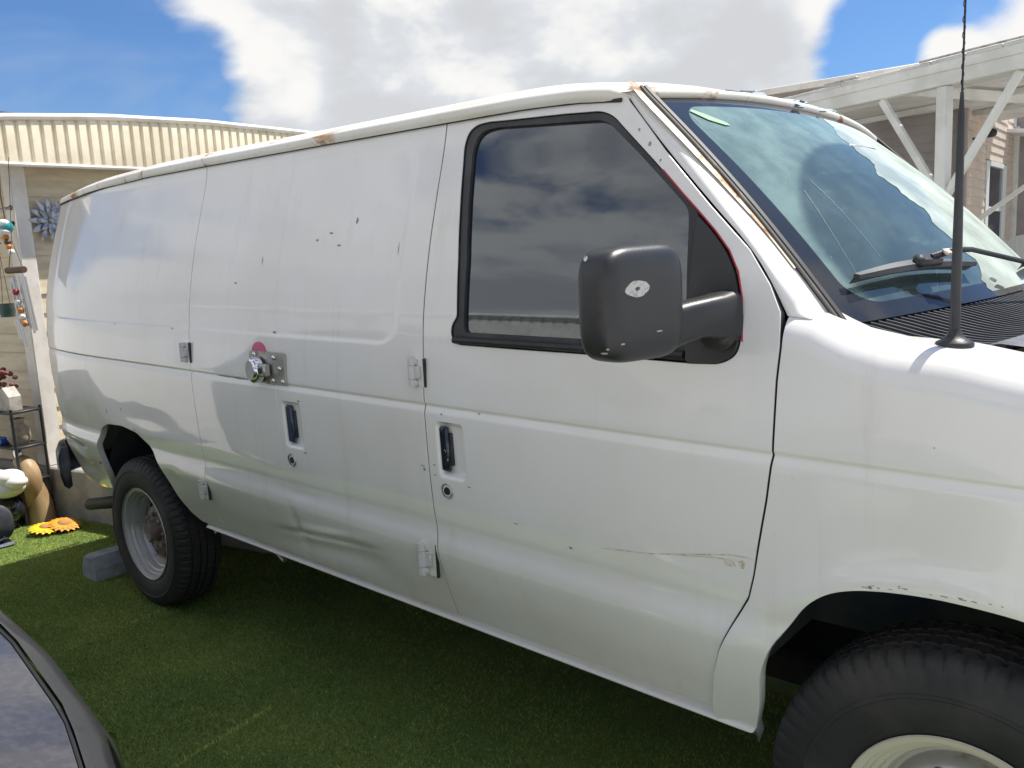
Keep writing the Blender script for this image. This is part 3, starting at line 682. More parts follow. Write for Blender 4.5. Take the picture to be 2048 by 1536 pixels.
# ---------------------------------------------------------------- side window, frame, sail panel, mirror
def glass_map(dep): return lambda s, z: side_map(s, z, dep)
win_frame = panel('window_frame', Isec(pol(WIN, -.0015), neg(pol(GLASS)), lambda x, z: x-2.942), grid(2.18, 3.0, .007), grid(1.35, 2.0, .007), glass_map(.006), M['black'], front_door, .016)
win_glass = panel('window_glass', Isec(pol(GLASS, .008)), grid(2.18, 2.99, .03), grid(1.36, 2.0, .03), glass_map(.016), M['tinted'], front_door, 0)
sail = panel('mirror_sail', Isec(pol(WIN, -.0015), lambda x, z: 2.945-x), grid(2.92, 3.1, .006), grid(1.35, 1.72, .006), glass_map(-.007), M['mirror_plastic'], front_door, .02)
g = MB(); g.tube([tuple(side_map(a, b, -.0005)) for a, b in [(2.84,1.799),(2.90,1.742),(2.945,1.701),(2.993,1.655),(3.029,1.614),(3.054,1.569),(3.068,1.515),(3.0745,1.425)]], .0022, 5)
g.build('red_sealant_line', M['red'], front_door)
sill = MB(); sill.tube([tuple(side_map(a, 1.389, -.004)) for a in np.linspace(2.225, 2.94, 12)], .010, 8); sill.build('sill_rubber', M['rubber'], front_door)
def mirror():
    mb = MB(); rz = Matrix.Rotation(math.radians(-10), 3, 'Z')
    mb.ellip((2.955, -.235, 1.466), (.064, .118, .114), 48, 32, 4.6, rz)
    # taper: shallower at the outer end and crowned on top
    v2 = []
    for x, y, z in mb.v:
        t = (-.115-y)/.24; k = 1-.20*max(t, 0)
        v2.append((2.955+(x-2.955)*k+.016*max(t, 0), y, 1.466+(z-1.466)*(1-.05*max(t, 0))))
    mb.v = v2
    h = mb.build('mirror_housing', M['mirror_plastic'], front_door)
    g = MB(); g.box((2.914, -.215, 1.466), (.012, .15, .16), .005, rz); g.build('mirror_glass', M['chrome'], front_door)
    a = MB()
    path = [(2.985, -.155, 1.408), (3.005, -.11, 1.418), (3.022, -.07, 1.424), (3.03, -.02, 1.420), (3.034, .02, 1.415)]
    for p, q, w_ in zip(path, path[1:], (.060, .056, .058, .066)):
        pass
    rings = []; sizes = [(.034, .044), (.034, .041), (.035, .040), (.038, .048), (.042, .060)]
    V = []; n = 16
    for (c, (sx, sz)) in zip(path, sizes):
        for k in range(n):
            t = 2*math.pi*k/n; cx = math.copysign(abs(math.cos(t))**.55, math.cos(t)); cz = math.copysign(abs(math.sin(t))**.55, math.sin(t)); V.append((c[0]+sx*cx, c[1], c[2]+sz*cz))
    F = [(i*n+k, i*n+(k+1) % n, (i+1)*n+(k+1) % n, (i+1)*n+k) for i in range(len(path)-1) for k in range(n)]
    a.add(V, F); a.build('mirror_arm', M['mirror_plastic'], front_door)
    b = MB(); b.ellip((3.028, .000, 1.400), (.040, .026, .052), 20, 12, 2.8); b.build('mirror_base', M['mirror_plastic'], front_door)
    from mathutils.bvhtree import BVHTree
    bv = BVHTree.FromPolygons([v.co for v in h.data.vertices], [tuple(p.vertices) for p in h.data.polygons]); d = Vector((-.55, .83, -.03)).normalized(); sx = Vector((.83, .55, 0)); rs = random.Random(4)
    def scuff(nm, cx, cz, rx, rz, n, mt):
        V = []
        for k in range(n+1):
            t = 2*math.pi*k/n; q = (0, 0) if k == n else (rx*math.cos(t)*(1+.18*math.sin(2*t+.6))*rs.uniform(.93, 1.03), rz*math.sin(t)*rs.uniform(.93, 1.03))
            o = Vector((2.97, -.235, 1.466))+sx*(cx+q[0])+Vector((0, 0, cz+q[1]))-d*.5; hit = bv.ray_cast(o, d)
            if hit[0] is None: return
            V.append(hit[0]-d*.0008)
        raw(nm, V, [(k, (k+1) % n, n) for k in range(n)], M[mt], front_door, True, 0)
    scuff('scraped_patch', .010, .028, .021, .016, 22, 'scuff'); scuff('scraped_patch', .010, .028, .004, .004, 8, 'black')
    for (a, b, r1, r2) in ((-.055, -.088, .007, .0022), (-.048, -.080, .003, .002), (-.02, -.072, .004, .0018), (.05, -.055, .006, .0014), (-.085, .088, .004, .006)): scuff('scratch_mark', a, b, r1, r2, 7, 'scuff')
    return h
mirror_h = mirror()
def surf_patch(name, pts, mat, parent, off=-.0008, mp=side_map):
    V = [tuple(mp(a, b, off)) for a, b in pts]; c = tuple(np.mean(np.array(V), 0)); n = len(V)
    return raw(name, V+[c], [(i, (i+1) % n, n) for i in range(n)], mat, parent, True, 0)

# ---------------------------------------------------------------- handles, locks, hinges
def sp(s, z, d=0.0): return Vector(tuple(side_map(s, z, d)))
def handle(door, cx, cz, mat):
    lean = Matrix.Rotation(math.radians(1.5), 3, 'X')
    m = MB(); m.box(sp(cx-.024, cz, -.010)+Vector((0, 0, 0)), (.034, .016, .134), .006, lean); h = m.build('door_handle', mat, door)
    m = MB(); m.box(sp(cx+.016, cz+.0, .010), (.026, .006, .10), .002); m.box(sp(cx-.006, cz, .002), (.012, .022, .096), .002); b = m.build('handle_bracket', M['black'], door)
    for dz in (-.036, .036): m = MB(); m.ellip(sp(cx+.018, cz+dz, .005), (.0045, .004, .0045), 8, 6); m.build('rivet', M['steel'], door)
def cyl_lock(door, cx, cz):
    m = MB(); m.revolve([(.004, .0), (.004, .010), (.0015, .0115), (-.004, .0130), (-.0055, .0150), (-.003, .0185), (.003, .0192)], sp(cx, cz), (0, -1, 0), 24); 
    m.v = [(x, y-.0, z) for x, y, z in m.v]; o = m.build('lock_cylinder', M['lock'], door)
    m = MB(); m.revolve([(.001, .0188), (.003, .0195), (.0045, .0215), (.001, .0235)], sp(cx, cz), (0, -1, 0), 24); m.build('lock_ring', M['steel'], door)
handle(cargo_front, 1.413, 1.055, M['handle_blue']); cyl_lock(cargo_front, 1.387, .927)
handle(front_door, 2.182, 1.070, M['handle']); cyl_lock(front_door, 2.163, .948)
def hinge(door, s, z, sgn, size=1.0, mat='paint'):
    m = MB(); L_ = .080*size
    base = sp(s, z, -.012)
    for k, (a, b) in enumerate(((-.5, -.26), (-.245, .245), (.26, .5))):
        m.tube([base+Vector((0, 0, L_*a)), base+Vector((0, 0, L_*b))], .0125*size, 10)
        m.box(base+Vector((sgn*.014*size*(1 if k == 1 else .55), .004, L_*(a+b)/2)), (.030*size*(1 if k == 1 else .55), .012, L_*(b-a)*.96), .003)
    hh = m.build('door_hinge', M['hinge'], door)
    m = MB(); m.box(sp(s+sgn*.020*size, z, -.001), (.040*size, .005, L_*1.06), .0015); m.build('hinge_plate', M['paint'], door); m = MB(); m.box(sp(s+sgn*.0445*size, z, -.003), (.006, .010, L_*1.04), .001); m.build('hinge_gap_shade', M['rubber'], door)  # black bar beside each hinge paints the shade of its gap
hinge(cargo_rear, .720, 1.270, 1, .95); hinge(cargo_rear, .715, .706, 1, .95); hinge(cargo_front, 2.062, 1.289, 1, 1.0); hinge(cargo_front, 2.034, .715, 1, 1.25)

# ---------------------------------------------------------------- hasp plate, padlock, sticker
def rrect(cx, cz, hx, hz, r, n=5):
    p = []
    for (sx, sz, a0) in ((1, 1, 0), (-1, 1, 90), (-1, -1, 180), (1, -1, 270)):
        for k in range(n+1):
            a = math.radians(a0+90*k/n); p.append((cx+sx*(hx-r)+r*math.cos(a), cz+sz*(hz-r)+r*math.sin(a)))
    return p
def hasp():
    poly = rrect(1.305, 1.249, .108, .056, .012); m = MB(); o = [sp(a, b, -.010) for a, b in poly]; i = [sp(a, b, .001) for a, b in poly]; n = len(o)
    m.add(o+i, [tuple(range(n))]+[(k, (k+1) % n, n+(k+1) % n, n+k) for k in range(n)])
    pl_ = m.build('hasp_plate', M['steel'], cargo_front)
    m = MB(); m.box(sp(1.40, 1.249, -.006), (.022, .004, .108), 0); 
    for (a, b) in ((1.233, 1.294), (1.352, 1.288), (1.388, 1.252), (1.345, 1.208), (1.404, 1.208)):
        q = MB(); q.ellip(sp(a, b, -.012), (.0085, .006, .0085), 12, 8); q.build('rivet', M['chrome'], pl_)
    c = [(1.247+.046*math.cos(t), 1.303+.046*math.sin(t)*.72) for t in np.linspace(0, 2*math.pi, 28, endpoint=False)]
    s_ = surf_patch('round_sticker', c, M['pink'], cargo_front, -.0012); s_['label'] = 'pink round sticker tucked behind the hasp'
    lk = empty('puck_padlock', sp(1.262, 1.240, -.03), 'round steel puck padlock on the riveted hasp of the side cargo door', 'padlock')
    ax = Vector((-.15, -1, .02)).normalized(); c0_ = sp(1.258, 1.240, -.012)
    m = MB(); m.revolve([(0, .0), (0, .046), (.022, .046), (.027, .044), (.032, .038), (.034, .035)], c0_, ax, 36); m.build('padlock_body', M['chrome'], lk)
    m = MB(); m.revolve([(.034, .035), (.0335, .030), (.0335, .0)], c0_, ax, 36); m.build('padlock_face', principled('brushed_face', (.34, .34, .36), .45, .6), lk)
    m = MB(); m.box(c0_+Vector((.052, -.014, .002)), (.050, .028, .044), .005); m.build('shackle_block', M['steel'], lk)
    m = MB(); m.revolve([(0, 0), (.0, .010), (.004, .010), (.004, .0)], c0_+Vector((.054, -.028, .002)), (0, -1, 0), 14); m.build('keyway', M['lock'], lk)
hasp()

# ---------------------------------------------------------------- wear with a shape of its own
def ribbon(name, pts, w, mat, parent, off=-.0009):
    pts = resample([(a, b, 0) for a, b in pts], 40); V = []
    rs = random.Random(len(name)+len(pts))
    for i, p in enumerate(pts):
        t = i/(len(pts)-1); ww = w*(.35+.65*math.sin(math.pi*min(t*1.0+.02, 1)))*rs.uniform(.5, 1.2)
        V += [tuple(side_map(p.x, p.y-ww/2, off)), tuple(side_map(p.x, p.y+ww/2, off))]
    return raw(name, V, [(2*i, 2*i+2, 2*i+3, 2*i+1) for i in range(len(pts)-1)], mat, parent, True, 0)
ribbon('rust_scratch', [(2.70,.893),(2.84,.910),(2.972,.938),(3.05,.955),(3.100,.957)], .0028, M['rustmark'], front_door)
ribbon('seam_crack', [(1.343,1.168),(1.342,1.10),(1.340,1.02)], .0001, M['chipmark'], cargo_front)
ribbon('crease_crack', [(.95,1.1945),(1.05,1.1945),(1.20,1.194)], .007, M['chipmark'], cargo_rear)
ribbon('rust_scratch', [(2.90,.921),(3.0,.938),(3.075,.945)], .002, M['rustmark'], front_door)
rs = random.Random(3)
def scab(name, cx, cz, rx, rz, mat, parent, n=14, mp=side_map):
    p = [(cx+rx*math.cos(t)*rs.uniform(.55, 1.1), cz+rz*math.sin(t)*rs.uniform(.55, 1.1)) for t in np.linspace(0, 2*math.pi, n, endpoint=False)]
    return surf_patch(name, p, mat, parent, -.0008, mp)
scab('rust_spot', 3.045, .933, .016, .010, M['rustmark'], front_door); scab('rust_spot', 3.073, .938, .008, .010, M['rustmark'], front_door)
for (a, b, rx, rz, par) in [(1.745,1.735,.006,.013,cargo_front),(1.62,1.70,.012,.004,cargo_front),(1.55,1.68,.010,.004,cargo_front),(1.67,1.66,.012,.004,cargo_front),(1.34,1.373,.014,.005,cargo_rear),(1.24,1.62,.0022,.020,cargo_rear),(1.08,1.54,.012,.004,cargo_rear),
                           (1.96,1.64,.0015,.022,cargo_front),(2.07,1.01,.012,.002,cargo_front),(2.075,1.00,.006,.006,cargo_front),(2.12,1.02,.010,.002,front_door),(2.12,.99,.008,.002,front_door),(2.165,1.175,.005,.003,front_door),(2.31,1.19,.006,.003,front_door),(2.255,.975,.008,.002,front_door),
                           (2.42,.90,.010,.002,front_door),(2.60,.87,.006,.004,front_door),(2.795,1.862,.006,.007,front_door),(2.76,1.90,.004,.004,front_door),(2.83,1.822,.003,.004,front_door),(1.47,1.145,.010,.004,cargo_front),(1.475,.965,.010,.004,cargo_front),(-.10,.945,.004,.016,quarter),(.16,.885,.008,.006,quarter),(.06,.97,.004,.010,quarter),(.62,1.36,.006,.004,quarter),(.10,1.36,.006,.004,quarter)]:
    scab('paint_chip', a, b, rx, rz, M['chipmark'], par, 9)
def deca(name, cx, cy, cz, pts, mat, parent): pass
ch = MB(); rs2 = random.Random(11)
for k in range(30):
    x = 3.27+.42*rs2.random()**.7; v = .97+.008*rs2.random()+np.interp(x, [3.27, 3.4, 3.6], [-.035, 0, .006]); p = Vector(tuple(fender_map(np.array([x]), np.array([v]), -.0008)[0])); ch.box(p, (rs2.uniform(.003, .012), .0006, rs2.uniform(.0008, .002)))
tag(ch.build('arch_paint_chips', M['chipmark'], fender), kind='stuff')
M['arch_stain'] = principled('cream_overspray', (.70, .64, .50), .5)

# ---------------------------------------------------------------- wheel wells, underbody
def well(cx, cz, r, parent, name='wheel_well'):
    m = MB(); n = 26; V = []
    ys = [.105, .14, .25, .52]
    for i in range(n+1):
        a = math.radians(13+154*i/n)
        for y in ys: V.append((cx+r*math.cos(a), y, cz+r*math.sin(a)))
    F = [(i*4+j, (i+1)*4+j, (i+1)*4+j+1, i*4+j+1) for i in range(n) for j in range(3)]
    F += [tuple([i*4+3 for i in range(n+1)])]
    m.add(V, F); return m.build(name, M['well'], parent, fix=False)
well(.035, .42, .475, ROOT); well(3.50, .44, .485, ROOT)
m = MB(); m.box((1.75, 1.007, .46), (2.1, 1.56, .10), .02); m.box((1.6, 1.007, .36), (5.0, .9, .10), .02); m.box((-.75, 1.007, .52), (.45, 1.5, .16), .02); m.build('underbody', M['dark'], ROOT)
m = MB(); m.tube([(0, .30, .352), (0, 1.71, .352)], .05, 12); m.ellip((0, 1.0, .352), (.16, .16, .16), 16, 10); m.build('rear_axle', M['dark'], ROOT)
m = MB(); m.tube([(3.505, .30, .37), (3.505, 1.71, .37)], .045, 12); m.build('front_axle', M['dark'], ROOT)
m = MB(); m.tube([(-.98, .215, .300), (-.55, .225, .385), (-.2, .45, .42)], .034, 16, False); m.tube([(-.98, .215, .300), (-.55, .225, .385)], .029, 16, False); m.build('exhaust_pipe', principled('sooty_pipe', (.035, .033, .032), .6, .4), ROOT)
m = MB(); m.tube([(1.02, .13, .46), (1.10, .12, .435)], .010, 8); m.build('drain_tube', M['steel'], ROOT)

# ---------------------------------------------------------------- wheels
def tyre_mesh(R_, w=.226):
    nb = 64; sub = 5; N_ = nb*sub; prof = [(.022, .215), (.012, .226), (.005, .242), (.0025, .247), (.0025, .253), (.001, .256), (.000, .285), (.0005, .300), (-.0015, .303), (-.0015, .309), (.002, .312), (.003, .318), (.010, R_-.026), (.016, R_-.016), (.024, R_-.008), (.036, R_-.003), (.052, R_), (.0535, R_-.009), (.0600, R_-.009), (.0615, R_+.001), (.092, R_+.001), (.0935, R_-.009), (.101, R_-.009), (.1025, R_+.001)]
    half_ = prof+[(w-a, r) for a, r in prof[::-1]]; V = []; m = len(half_)
    for k in range(N_):
        th = 2*math.pi*k/N_; ph = k % sub
        for i, (a, r) in enumerate(half_):
            j = min(i, m-1-i); rr = r; aa = a
            if ph == 0 and 12 <= j <= 15: rr -= .007
            if (k+2*(i//4)) % sub == 0 and j in (16, 19, 20, 23): rr -= .006
            V.append((rr*math.cos(th), aa, rr*math.sin(th)))
    F = [(k*m+i, ((k+1) % N_)*m+i, ((k+1) % N_)*m+i+1, k*m+i+1) for k in range(N_) for i in range(m-1)]
    return V, F
def wheel(cx, cz, y0, R_, rimmat, hubd, name='wheel', side=1):
    w = empty('wheel', (cx, y0+.1, 0)); attach(w, ROOT)
    fy = (lambda a: y0+a) if side > 0 else (lambda a: WID-(y0+a))
    V, F = tyre_mesh(R_); raw('tyre', [(cx+x, fy(a), max(cz+z, .002)) for x, a, z in V], F, M['tyre'], w, True, 30)
    m = MB(); prof = [(.030, .200), (.014, .207), (.008, .214), (.006, .2215), (.010, .2235), (.013, .2205), (.015, .2125), (.0165, .2065), (.030, .2035), (.032, .1965), (.046, .1925), (.049, .1835), (.070, .1780), (.073, .1700), (.094, .1600), (.098, .150)]
    m.revolve([(a, r) for a, r in prof[3:]], (cx, 0, cz), (0, 1, 0), 72); m.v = [(x, fy(y), z) for x, y, z in m.v]; m.build('rim', M[rimmat], w, sharp=24)
    # disc with eight hand holes
    def dmap(t, r): 
        a = np.interp(r, [.03, .055, .075, .095, .118, .138, .152], [hubd, hubd, hubd-.004, hubd-.002, hubd+.010, hubd+.018, .098]); return np.stack([cx+r*np.cos(t), np.array([fy(k) for k in np.atleast_1d(a)]), cz+r*np.sin(t)], -1)
    def dsdf(t, r):
        o = np.maximum(r-.1515, .052-r)
        for k in range(8):
            tt = 2*math.pi*(k+.5)/8; d = (np.abs((t-tt+math.pi) % (2*math.pi)-math.pi))*r; o = np.maximum(o, -(np.hypot(d/1.5, r-.124)-.0105))
        return np.maximum(o, np.maximum(-t-.0, t-2*math.pi-.001))
    panel('wheel_disc', dsdf, np.linspace(-.03, 2*math.pi+.04, 220), np.linspace(.04, .18, 26), dmap, M['rim' if rimmat == 'rim_cream' else 'hubrust'], w, .004)
    m = MB(); m.revolve([(hubd-.045, .0), (hubd-.045, .034), (hubd-.038, .040), (hubd-.002, .046), (hubd+.004, .056)], (cx, 0, cz), (0, 1, 0), 28); m.v = [(x, fy(y), z) for x, y, z in m.v]; m.build('hub', M['hubrust'], w)
    m = MB(); m.revolve([(.115, .03), (.112, .172)], (cx, 0, cz), (0, 1, 0), 30); m.v = [(x, fy(y), z) for x, y, z in m.v]; m.build('brake_drum', M['dark'], w)
    for k in range(8):
        t = 2*math.pi*k/8; q = MB(); q.revolve([(hubd-.018, 0), (hubd-.018, .008), (hubd-.015, .011), (hubd+.004, .0115)], (cx+.083*math.cos(t), 0, cz+.083*math.sin(t)), (0, 1, 0), 6); q.v = [(x, fy(y), z) for x, y, z in q.v]; q.build('lug_nut', M['hubrust'], w)
    return w
wheel(0, .352, .058, .362, 'rim', .072)
wheel(3.505, .382, .030, .392, 'rim_cream', .045)
wheel(0, .352, .058, .362, 'rim', .072, side=-1); wheel(3.505, .382, .030, .392, 'rim_cream', .045, side=-1)

# ---------------------------------------------------------------- cowl, hood, wipers, antenna
def cowl_pt(t, y):    # t 0 at the glass, 1 at the hood edge
    u = (y-.138)/(WID-.276); g0 = ws_point(min(max(u, 0), 1), 1.0); b = 1-abs(2*min(max(u, 0), 1)-1)**2.2
    hx = 3.500+.14*b; hz = 1.350+.030*b
    s = t*t*(3-2*t)
    return Vector((g0.x+(hx-g0.x)*t, y, g0.z-.002+(hz-g0.z)*(.35*t+.65*s)-.012*math.sin(math.pi*t)))
V = []; ny = 60; ntt = 12
for i in range(ny+1):
    for j in range(ntt+1): V.append(cowl_pt(j/ntt, .125+(WID-.25)*i/ny)-Vector((0, 0, .016)))
cowl = raw('cowl_panel', V, [(i*(ntt+1)+j, (i+1)*(ntt+1)+j, (i+1)*(ntt+1)+j+1, i*(ntt+1)+j+1) for i in range(ny) for j in range(ntt)], M['dark'], ROOT)
k = 0; y = .160
while y < WID-.15:
    t1 = .93 if y > .23 else .35+.58*(y-.16)/.07
    pts = [cowl_pt(t, y+.030*(1-t)**2*0+.012*math.sin(t*math.pi)*0) for t in np.linspace(.02, t1, 12)]
    m = MB(); n = len(pts); A = []
    for p in pts: A += [p+Vector((0, -.0036, .001)), p+Vector((0, .0036, .001)), p+Vector((0, .0036, -.016)), p+Vector((0, -.0036, -.016))]
    Fq = [(4*i+a, 4*i+(a+1) % 4, 4*(i+1)+(a+1) % 4, 4*(i+1)+a) for i in range(n-1) for a in range(4)]+[(3, 2, 1, 0), (4*n-4, 4*n-3, 4*n-2, 4*n-1)]
    m.add(A, Fq); m.build('cowl_slat', M['cowl'], cowl); y += .0215
def cowl_lip():
    V = []; 
    for i in range(ny+1):
        yy = .19+(WID-.38)*i/ny
        for t, dz in ((.90, .002), (.97, .004), (1.0, .004), (1.5, .010), (1.56, .006), (1.56, -.02)): 
            p = cowl_pt(min(t, 1), yy); ex_ = max(t-1, 0); V.append(p+Vector((ex_*.30, 0, dz-ex_*.045)))
    return raw('cowl_dust_strip', V, [(i*6+j, (i+1)*6+j, (i+1)*6+j+1, i*6+j+1) for i in range(ny) for j in range(5)], M['cowl_dust'], cowl)
cowl_lip()
for u in (0, 1):
    g = MB(); g.tube([cowl_pt(t, .15 if u == 0 else WID-.15)+Vector((0, 0, .001)) for t in np.linspace(0, .42, 8)], .006, 6); g.build('cowl_edge', M['cowl'], cowl)
def hood():
    V = []; nx = 16; ny = 24
    for i in range(nx+1):
        for j in range(ny+1):
            t = i/nx; yy = .20+(WID-.40)*j/ny; p = cowl_pt(1, yy); c = 1-abs(2*j/ny-1)**3
            x = p.x+.165+(4.26-p.x-.165)*t; ztop_ = float(np.interp(x, *FT))
            V.append((x-.05*(1-c)*t, yy, (p.z-.02)*(1-t)**1.0+t*1.13+.045*math.sin(math.pi*t)*c+.02*c))
    return raw('hood', V, [(i*(ny+1)+j, (i+1)*(ny+1)+j, (i+1)*(ny+1)+j+1, i*(ny+1)+j+1) for i in range(nx) for j in range(ny)], M['paint'], ROOT)
hood()
def front_end():
    m = MB(); m.box((4.235, 1.007, .94), (.09, 1.36, .34), .03); gr = m.build('grille', M['black'], ROOT)
    for k in range(4): q = MB(); q.box((4.288, 1.007, .82+.075*k), (.02, 1.0, .022), .004); q.build('grille_bar', M['chrome'], gr)
    for yy in (.42, WID-.42): q = MB(); q.box((4.275, yy, .95), (.05, .24, .22), .02); q.build('headlight', M['lens'], ROOT)
    m = MB(); pts = [(4.02, .05), (4.22, .10), (4.34, .30), (4.38, 1.007), (4.34, WID-.30), (4.22, WID-.10), (4.02, WID-.05)]
    V = []; pr = [(0, .50), (.03, .48), (.05, .52), (.05, .68), (.02, .72), (-.03, .72)]
    for (x, yy) in smooth_poly(pts, 2, False):
        for (o, z) in pr: V.append((x+o, yy, z))
    w = len(pr); n = len(V)//w; m.add(V, [(i*w+j, (i+1)*w+j, (i+1)*w+j+1, i*w+j+1) for i in range(n-1) for j in range(w-1)]); m.build('front_bumper', M['chrome'], ROOT, fix=False)
front_end()
def wiper(pivot_y, tip_y, v0, v1, full=True, vp=1.0):
    w = empty('wiper', ws_point(pivot_y, vp)); attach(w, ROOT)
    uof = lambda y: y; out = Vector((.72, 0, .69))
    pts = [ws_point(uof(a), b)+out*.028 for a, b in zip(np.linspace(tip_y[0], tip_y[1], 16), np.linspace(v0, v1, 16)-.018*np.sin(np.linspace(0, math.pi, 16)))]
    V = []; 
    for i, p in enumerate(pts):
        t = i/(len(pts)-1); h = .009+.006*math.sin(math.pi*t); d = Vector((.69, 0, -.72))
        V += [p+out*.009+d*h*.3, p+out*.002+d*h, p-out*.006+d*h*.35, p-out*.022, p-out*.006-d*h*.35, p+out*.002-d*h]
    F = [(6*i+a, 6*i+(a+1) % 6, 6*i+6+(a+1) % 6, 6*i+6+a) for i in range(len(pts)-1) for a in range(6)]+[tuple(range(6)), tuple(range(len(V)-6, len(V)))]
    m = MB(); m.add(V, F); m.build('wiper_blade', M['black'], w)
    c = pts[8]+out*.012; piv = ws_point(uof(pivot_y), vp)+out*.05+Vector((.06, 0, 0))
    m = MB(); d = (pts[9]-pts[7]).normalized(); rot = Matrix((d, out.cross(d), out)).transposed(); m.box(c, (.085, .034, .024), .008, rot); m.build('blade_adapter', M['black'], w)
    m = MB(); b1 = c+out*.016; b2 = c.lerp(piv, .18)+out*.045; m.tube([c+out*.010, b1.lerp(b2, .5)+out*.008, b2, c.lerp(piv, .6)+out*.03, piv], [.0075, .0075, .006, .006, .008], 8); m.build('wiper_arm', M['black'], w)
    m = MB(); m.box(c.lerp(b2, .45)+out*.012, (.06, .020, .008), .003, rot); m.build('arm_rust_patch', M['rustmark'], w)
    m = MB(); m.tube([c.lerp(piv, .62)+out*.030, piv, piv+(piv-c).normalized()*.06], [.008, .018, .020], 10); m.build('arm_head', M['black'], w)
    return w
wiper(.44, (.045, .295), .875, .895, True, 1.01)
wiper(.86, (.50, .74), .93, .95, True, 1.01)
def antenna():
    a = empty('antenna', (3.452, .125, 1.352)); attach(a, ROOT); b = Vector((3.452, .128, 1.358))
    m = MB(); m.revolve([(-.006, .033), (.003, .034), (.007, .032), (.012, .022), (.021, .0135), (.032, .0095)], b, (0, 0, 1), 28); m.build('antenna_base', M['black'], a)
    m = MB(); m.revolve([(-.030, .0325), (-.003, .0330)], b, (0, 0, 1), 28); m.build('base_gasket', M['rubber'], a)
    m = MB(); m.tube([b+Vector((0, 0, .02)), b+Vector((0, 0, .20)), b+Vector((0, 0, .42)), b+Vector((0, 0, .462))], [.0095, .0088, .0058, .0030], 14); m.build('antenna_sleeve', M['black'], a)
    m = MB(); m.tube([b+Vector((0, 0, .455)), b+Vector((.002, .001, .90))], .0019, 8)
    m.tube([b+Vector((.0024*math.cos(t), .0024*math.sin(t), .465+.30*t/70)) for t in np.linspace(0, 70, 240)], .0007, 4); m.build('antenna_rod', M['blackmetal'], a)
antenna()

# ---------------------------------------------------------------- rear end
def rear_end():
    V = []; n = 14; zs_ = np.linspace(.47, 1.94, 30)
    for i in range(n+1):
        s = -1.1265-.02-(WID/2-.30)*i/n
        for z in zs_: V.append(tuple(side_map(s, z, .0)))
    m = len(zs_); d = raw('rear_door', V, [(i*m+j, (i+1)*m+j, (i+1)*m+j+1, i*m+j+1) for i in range(n) for j in range(m-1)], M['paint'], ROOT)
    c = copy_tree(d, ROOT, WID); c.parent = None; attach(c, ROOT); c.location = (0, WID, 0)
    # wrapped bumper end, dark and bent
    pts = [(-.845, .075, 0), (-.90, .082, 0), (-.985, .125, 0), (-1.055, .22, 0), (-1.09, .40, 0), (-1.10, 1.007, 0), (-1.09, WID-.4, 0), (-1.055, WID-.22, 0), (-.985, WID-.125, 0), (-.90, WID-.082, 0)]
    pr = [(.012, .50), (-.008, .485), (-.030, .505), (-.042, .56), (-.040, .63), (-.022, .672), (.012, .680)]; V = []; P_ = [Vector(p) for p in smooth_poly(pts, 3, False)]
    for i, p in enumerate(P_):
        t = (P_[min(i+1, len(P_)-1)]-P_[max(i-1, 0)]).normalized(); nn = Vector((-t.y, t.x, 0)); nn = nn if (nn.x*(p.x+.2)+nn.y*(p.y-1.0)) > 0 else -nn
        fall = -.06*max(0, 1-i/14) if i < 15 else 0
        for (o, z) in pr: V.append(tuple(p-nn*o+Vector((0, 0, z+fall*(1 if z < .6 else .4)+.02))))
    w = len(pr); raw('rear_bumper', V, [(i*w+j, (i+1)*w+j, (i+1)*w+j+1, i*w+j+1) for i in range(len(P_)-1) for j in range(w-1)]+[tuple(range(w))], principled('blackened_bumper', (.018, .020, .024), .30, .3, col2=(.05, .05, .055), nscale=9), ROOT, True, 75)
    m = MB(); m.box((-.97, 1.007, 1.72), (.02, .3, .03), .005); m.build('roof_marker', M['dark'], ROOT)
    for yy in (.22, WID-.22): q = MB(); q.box((-1.0, yy, 1.0), (.03, .10, .34), .012); q.build('tail_light', principled('red_tail_lens', (.32, .01, .012), .15, coat=.8), ROOT)
    q = MB(); q.ellip(side_map(-.334, .66, .004), (.010, .008, .012), 10, 8); q.build('marker_reflector', M['red'], quarter)
rear_end()

